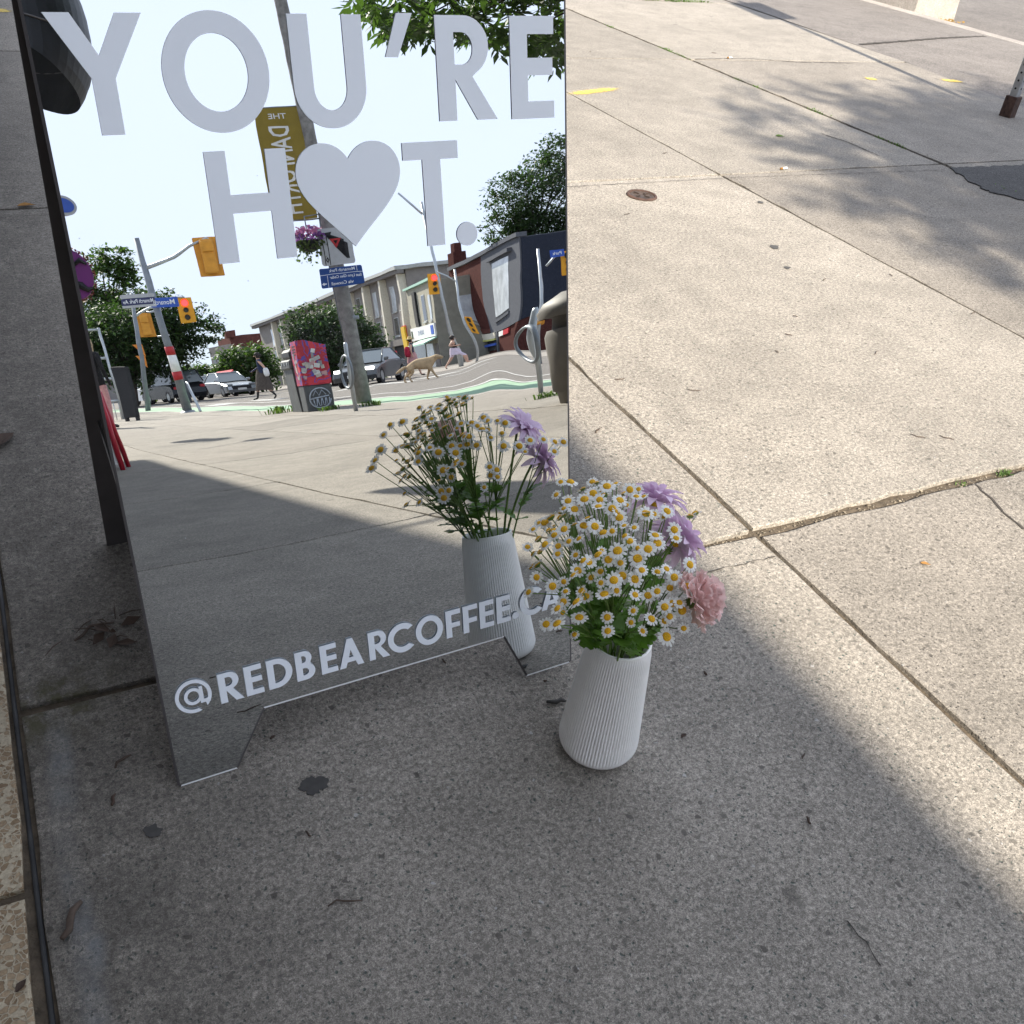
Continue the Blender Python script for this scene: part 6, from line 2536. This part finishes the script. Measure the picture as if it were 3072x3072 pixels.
# blond woman by the folding board
p = Mg(268, 1075, 19)
a_ = face_angle(p) + math.pi * .75
person('blond woman in black jacket with white bag standing beyond the folding board', (p.x, p.y, 0), a_, 1.66,
       dict(elr=(-.06, -.25, 1.14), wrr=(.05, -.27, .93)), ['skin', 'cloth_black', 'cloth_pink', 'shoe'],
       lambda c: 3 if c.z < .09 else (1 if .82 < c.z < 1.47 else (2 if c.z <= .82 and abs(c.y) < .22 else 0)),
       [hair('hair_blond', .22), bag('cloth_white', (-.03, -.33, .90), (.34, .22, .42), 'shoulder_bag')])

# the dog
p = Mg(1262, 1122, 33)
a_ = face_angle(p) + math.pi
dog = thing('dog', 'golden retriever type dog with raised tail walking across the road', 'dog', (p.x, p.y, -.015), a_)
DV = dict(hip=(-.36, 0, .52), loin=(-.14, 0, .55), mid=(.08, 0, .52), chest=(.28, 0, .50), neckb=(.40, 0, .60), head=(.54, 0, .70), muz=(.70, 0, .65), nose=(.76, 0, .64),
          tail1=(-.48, 0, .50), tail2=(-.66, 0, .42), tail3=(-.80, 0, .36),
          fl1=(.30, .08, .36), fl2=(.38, .08, .20), fl3=(.48, .08, .05), fl4=(.54, .08, .02), fr1=(.28, -.08, .36), fr2=(.22, -.08, .19), fr3=(.18, -.08, .05), fr4=(.24, -.08, .02),
          bl1=(-.34, .09, .38), bl2=(-.26, .09, .30), bl3=(-.40, .09, .19), bl4=(-.36, .09, .04), bl5=(-.30, .09, .02), br1=(-.38, -.09, .38), br2=(-.36, -.09, .29), br3=(-.54, -.09, .19), br4=(-.56, -.09, .05), br5=(-.50, -.09, .02))
DR = dict(hip=(.14, .15), loin=(.14, .16), mid=(.155, .175), chest=(.165, .185), neckb=(.125, .13), head=(.10, .10), muz=.055, nose=.035, tail1=.045, tail2=.06, tail3=.02,
          fl1=.06, fl2=.035, fl3=.028, fl4=.03, fr1=.06, fr2=.035, fr3=.028, fr4=.03, bl1=.085, bl2=.055, bl3=.03, bl4=.026, bl5=.03, br1=.085, br2=.055, br3=.03, br4=.026, br5=.03)
nm_ = list(DV)
ix = {k: i for i, k in enumerate(nm_)}
ed = [('hip', 'loin'), ('loin', 'mid'), ('mid', 'chest'), ('chest', 'neckb'), ('neckb', 'head'), ('head', 'muz'), ('muz', 'nose'), ('hip', 'tail1'), ('tail1', 'tail2'), ('tail2', 'tail3'),
      ('chest', 'fl1'), ('fl1', 'fl2'), ('fl2', 'fl3'), ('fl3', 'fl4'), ('chest', 'fr1'), ('fr1', 'fr2'), ('fr2', 'fr3'), ('fr3', 'fr4'),
      ('hip', 'bl1'), ('bl1', 'bl2'), ('bl2', 'bl3'), ('bl3', 'bl4'), ('bl4', 'bl5'), ('hip', 'br1'), ('br1', 'br2'), ('br2', 'br3'), ('br3', 'br4'), ('br4', 'br5')]
me = skin_mesh([Vector(DV[k]) for k in nm_], [(ix[a], ix[b2]) for a, b2 in ed], [DR[k] if isinstance(DR[k], tuple) else DR[k] for k in nm_], 'body', ix['mid'])
link('body', me, 'dog_fur', dog)
for s_ in (-1, 1):
    g = Geo()
    g.tube([(.50, s_ * .075, .76), (.50, s_ * .10, .70), (.50, s_ * .10, .63)], [.02, .035, .012], 6)
    g.obj('ear', 'dog_fur', dog)
g = Geo()
g.lathe([(.001, -.02), (.02, 0), (.001, .02)], 8, (.79, 0, .65))
g.obj('nose', 'shoe', dog)

# ================================================================== small things on the ground
pm('twig', (.07, .05, .038), .9, var=.3, scale=60)
pm('dry_leaf', (.24, .12, .03), .8, var=.35, scale=50)
pm('dark_leaf', (.05, .03, .02), .8, var=.3, scale=50)
pm('butt_white', (.70, .68, .64), .8)
pm('gum', (.05, .047, .044), .8, var=.2, scale=80)
pm('weed_green', (.07, .12, .025), .7, var=.4, scale=60, trans=(.12, .22, .03))
dr = random.Random(77)


def twig(label, px, a, L, r=.002, mt='twig', bend=.25, name='twig', group=None):
    p = gnd(*px) if len(px) == 2 else Vector(px)
    d = Vector((math.cos(a), math.sin(a), 0))
    s = Vector((-d.y, d.x, 0))
    g = Geo()
    pts = [d * (L * (t - .5)) + s * (L * .06 * math.sin(t * 9 + L * 400) + bend * L * math.sin(t * 3.1) * .22) + Vector((0, 0, r * 1.3 + .0004)) for t in (0, .25, .5, .75, 1)]
    g.tube(pts, [r * .7, r, r * 1.1, r, r * .6], 6)
    o = g.obj(name, mt)
    o.location = (p.x, p.y, .0015)
    return tag(o, label, 'twig', group)


# bark stick and others close to the shop
twig('thick brown bark stick lying by the stone doorstep', (218, 2770), 1.12, .052, .0048, 'twig', .12, 'bark_stick')
twig('pale split stick lying against the foot of the vase', (1668, 2112), -.25, .034, .0032, 'gum', .1, 'stick')
twig('short bent dark twig between doorstep and sign', (372, 2290), .5, .030, .0022, 'twig', .9)
twig('thin dark bud scale on the shaded slab', (342, 2405), 1.3, .020, .0024, 'dark_leaf', .2)
twig('thin pale twig on the shaded slab before the vase', (1035, 2715), -.3, .045, .0013, 'twig', .5)
twig('curled brown twig beside the doorstep behind the sign', (285, 1900), .4, .07, .0025, 'twig', .8)
grp = 'twigs scattered on the sunlit pavement'
for k in range(24):
    px = (dr.uniform(1760, 3040), dr.uniform(40, 1350))
    q = gnd(*px)
    if q.x < 1.2 or q.x > 8.2:
        continue
    twig('small thin twig scattered on the sunlit pavement', (q.x, q.y, 0), dr.uniform(0, 3.1), dr.uniform(.012, .038), dr.uniform(.0008, .0016), 'twig', dr.uniform(0, .5), 'twig', grp)
for k in range(10):
    twig('dark crumb of bark on the shaded pavement', (dr.uniform(.15, 1.2), dr.uniform(.45, 1.3), 0), dr.uniform(0, 3), dr.uniform(.006, .014), dr.uniform(.0012, .0022), 'dark_leaf', .2, 'bark_crumb', 'bark crumbs in the shade')


def litter_leaf(label, px, s, mt, rz, cup=.3, group=None):
    p = gnd(*px)
    g = Geo()
    half = [(0, .02), (.2, .22), (.45, .30), (.7, .2), (1, 0)]
    vs = []
    for x, w in half:
        vs += [((x - .5) * s, w * s, cup * w * s + .002), ((x - .5) * s, 0, .0015), ((x - .5) * s, -w * s, cup * w * s + .003)]
    g.add(vs, [(i * 3 + j, i * 3 + j + 1, i * 3 + j + 4, i * 3 + j + 3) for i in range(4) for j in range(2)])
    o = g.obj('fallen_leaf', mt)
    o.location = (p.x, p.y, .001)
    o.rotation_euler = (0, 0, rz)
    return tag(o, label, 'leaf', group)


litter_leaf('orange fallen leaf beside the edge of the sign', (80, 619), .055, 'dry_leaf', .05)
litter_leaf('small yellow-brown leaf on the sunlit slab', (2775, 1695), .022, 'dry_leaf', -.6)
litter_leaf('dark red leaf on the stone doorstep', (65, 2960), .018, 'dark_leaf', .8)
litter_leaf('dry brown leaf by the doorstep behind the sign', (12, 1325), .07, 'dark_leaf', .9, .5)
litter_leaf('green leaf in the dappled shade', (2340, 410), .05, 'weed_green', -.3)
litter_leaf('small dark leaf on the slab mirrored by the sign', (2050, 2210), .014, 'dark_leaf', .3)
# cigarette ends
for px, lb in (((2353, 509), 'white cigarette end on the pavement joint in the dappled shade'), ((2190, 176), 'white cigarette end further up the pavement')):
    p = gnd(*px)
    t = thing('cigarette_end', lb, 'cigarette end', (p.x, p.y, .007), dr.uniform(-.3, .3))
    g = Geo()
    g.tube([(-.014, 0, 0), (.016, 0, 0)], .005, 8)
    g.obj('paper', 'butt_white', t)
    g = Geo()
    g.tube([(-.028, 0, 0), (-.0142, 0, 0)], .0051, 8)
    g.obj('filter', 'dry_leaf', t)
# trodden gum blots
for px, r, lb in (((940, 2358), .019, 'large black blot of old gum before the sign'), ((455, 2498), .012, 'small black smear on the shaded slab'), ((2323, 742), .02, 'dark round gum spot on the sunlit slab'), ((2281, 608), .014, 'small dark gum spot above the round one'), ((2362, 804), .013, 'faint grey gum spot below the round one')):
    p = gnd(*px)
    pts = []
    for k in range(34):
        a = 2 * math.pi * k / 34
        rr_ = r * (1 + .55 * mnoise.noise(Vector((math.cos(a) * 1.6, math.sin(a) * 1.6, px[0] * .01))) + dr.uniform(-.16, .16))
        pts.append((rr_ * math.cos(a), rr_ * math.sin(a) * .85))
    g = Geo()
    g.prism(pts, (0, 0, 0), (1, 0, 0), (0, 1, 0), (0, 0, 1), .0005)
    o = g.obj('gum_spot', 'gum')
    o.location = (p.x, p.y, .0016)
    tag(o, lb, 'gum spot')


def weeds(label, c, n, s, spread, group):
    g = Geo()
    for k in range(n):
        o = Vector((dr.gauss(0, spread[0]), dr.gauss(0, spread[1]), -.012))
        a = dr.uniform(0, 6.28)
        d = Vector((math.cos(a), math.sin(a), 0))
        hgt = s * dr.uniform(.5, 1.2)
        w = d.cross(Vector((0, 0, 1))) * hgt * .13
        m1 = o + d * hgt * .3 + Vector((0, 0, hgt * .75))
        e = o + d * hgt * .8 + Vector((0, 0, hgt * .85))
        g.add([o - w * .5, o + w * .5, m1 + w, m1 - w, e], [(0, 1, 2, 3), (3, 2, 4)])
    o = g.obj('weed_tuft', 'weed_green', fixn=False)
    o.location = c
    return tag(o, label, 'weed', group)


p = gnd(3000, 1407)
weeds('green weed tuft growing in the wide slab joint', (p.x, 1.213, 0), 46, .016, (.012, .006), None)
p = gnd(2870, 1432)
weeds('tiny weed tuft in the wide slab joint beside the larger one', (p.x, 1.213, 0), 20, .010, (.010, .005), None)
for k in range(12):
    y = dr.uniform(2.9, 8.2)
    weeds('small weed tuft in the grassy slab joint towards the kerb', (4.285 + dr.uniform(-.004, .004), y, 0), 26, .022, (.010, .035), 'weeds in the grassy joint')
for k in range(9):
    q = dr.uniform(6.2, 7.9)
    weeds('low grass tuft at the end of the far slab', (dr.uniform(5.3, 6.1), 7.92 + dr.uniform(-.02, .05), 0), 30, .03, (.06, .01), 'grass tufts at the far slab')
for px, s_ in (((850, 1238), .16), ((1000, 1232), .10), ((1115, 1218), .10), ((1640, 1192), .08)):
    p = mg(*px)
    weeds('grass tuft by the street furniture near the kerb', (p.x, p.y, 0), 60, s_, (s_ * .9, s_ * .6), 'grass tufts near the kerb')
# swept leaves against the concrete block
g = Geo()
p = gnd(2800, 22)
for k in range(260):
    o = Vector((dr.gauss(0, .14), dr.gauss(0, .10), dr.uniform(.0, .02)))
    u = Vector((dr.gauss(0, 1), dr.gauss(0, 1), dr.gauss(0, .4))).normalized() * dr.uniform(.015, .035)
    v = u.orthogonal().normalized() * dr.uniform(.008, .016)
    g.add([o - u, o - v, o + u, o + v], [(0, 1, 2, 3)])
o = g.obj('leaf_litter', 'leaf_litter', fixn=False)
o.location = (p.x, p.y, -.125)
o['kind'] = 'stuff'
o['label'] = 'swept dry leaves against the concrete barrier block'
o['category'] = 'leaves'
# grit in the wide joint
g = Geo()
for k in range(900):
    x = dr.uniform(1.3, 3.2) if dr.random() < .75 else dr.uniform(.95, 1.3)
    o = Vector((x, 1.213 + dr.gauss(0, .006), -.010 + dr.uniform(.000, .006)))
    s_ = dr.uniform(.0012, .004)
    vs = [o + Vector((dr.uniform(-1, 1), dr.uniform(-1, 1), dr.uniform(-1, 1))) * s_ for _ in range(4)]
    g.add(vs, [(0, 1, 2), (0, 3, 1), (1, 3, 2), (2, 3, 0)])
pm('grit', (.20, .17, .13), .9, var=.5, scale=120)
o = g.obj('joint_grit', 'grit', fixn=False)
o['kind'] = 'stuff'
o['label'] = 'loose grit lying in the wide slab joint'
o['category'] = 'grit'

# dried plant scraps caught behind the sign
p = gnd(285, 1895)
t = thing('dried_scraps', 'tangle of dried brown plant scraps by the crack behind the sign', 'debris', (p.x, p.y, .002))
for k in range(16):
    a = dr.uniform(0, 6.28)
    L = dr.uniform(.012, .05)
    q = Vector((dr.gauss(0, .022), dr.gauss(0, .016), dr.uniform(.001, .006)))
    d = Vector((math.cos(a), math.sin(a), dr.uniform(-.1, .15)))
    g = Geo()
    if k % 3:
        g.tube([q, q + d * L * .5 + Vector((0, 0, .004)), q + d * L], [.0009, .0013, .0006], 5)
        g.obj('stalk', 'twig', t)
    else:
        s = d.cross(Vector((0, 0, 1))) * L * .22
        g.add([q, q + d * L * .4 + s + Vector((0, 0, .004)), q + d * L * .8, q + d * L * .4 - s], [(0, 1, 2, 3)])
        g.obj('dry_leaf', 'dark_leaf', t, fixn=False)
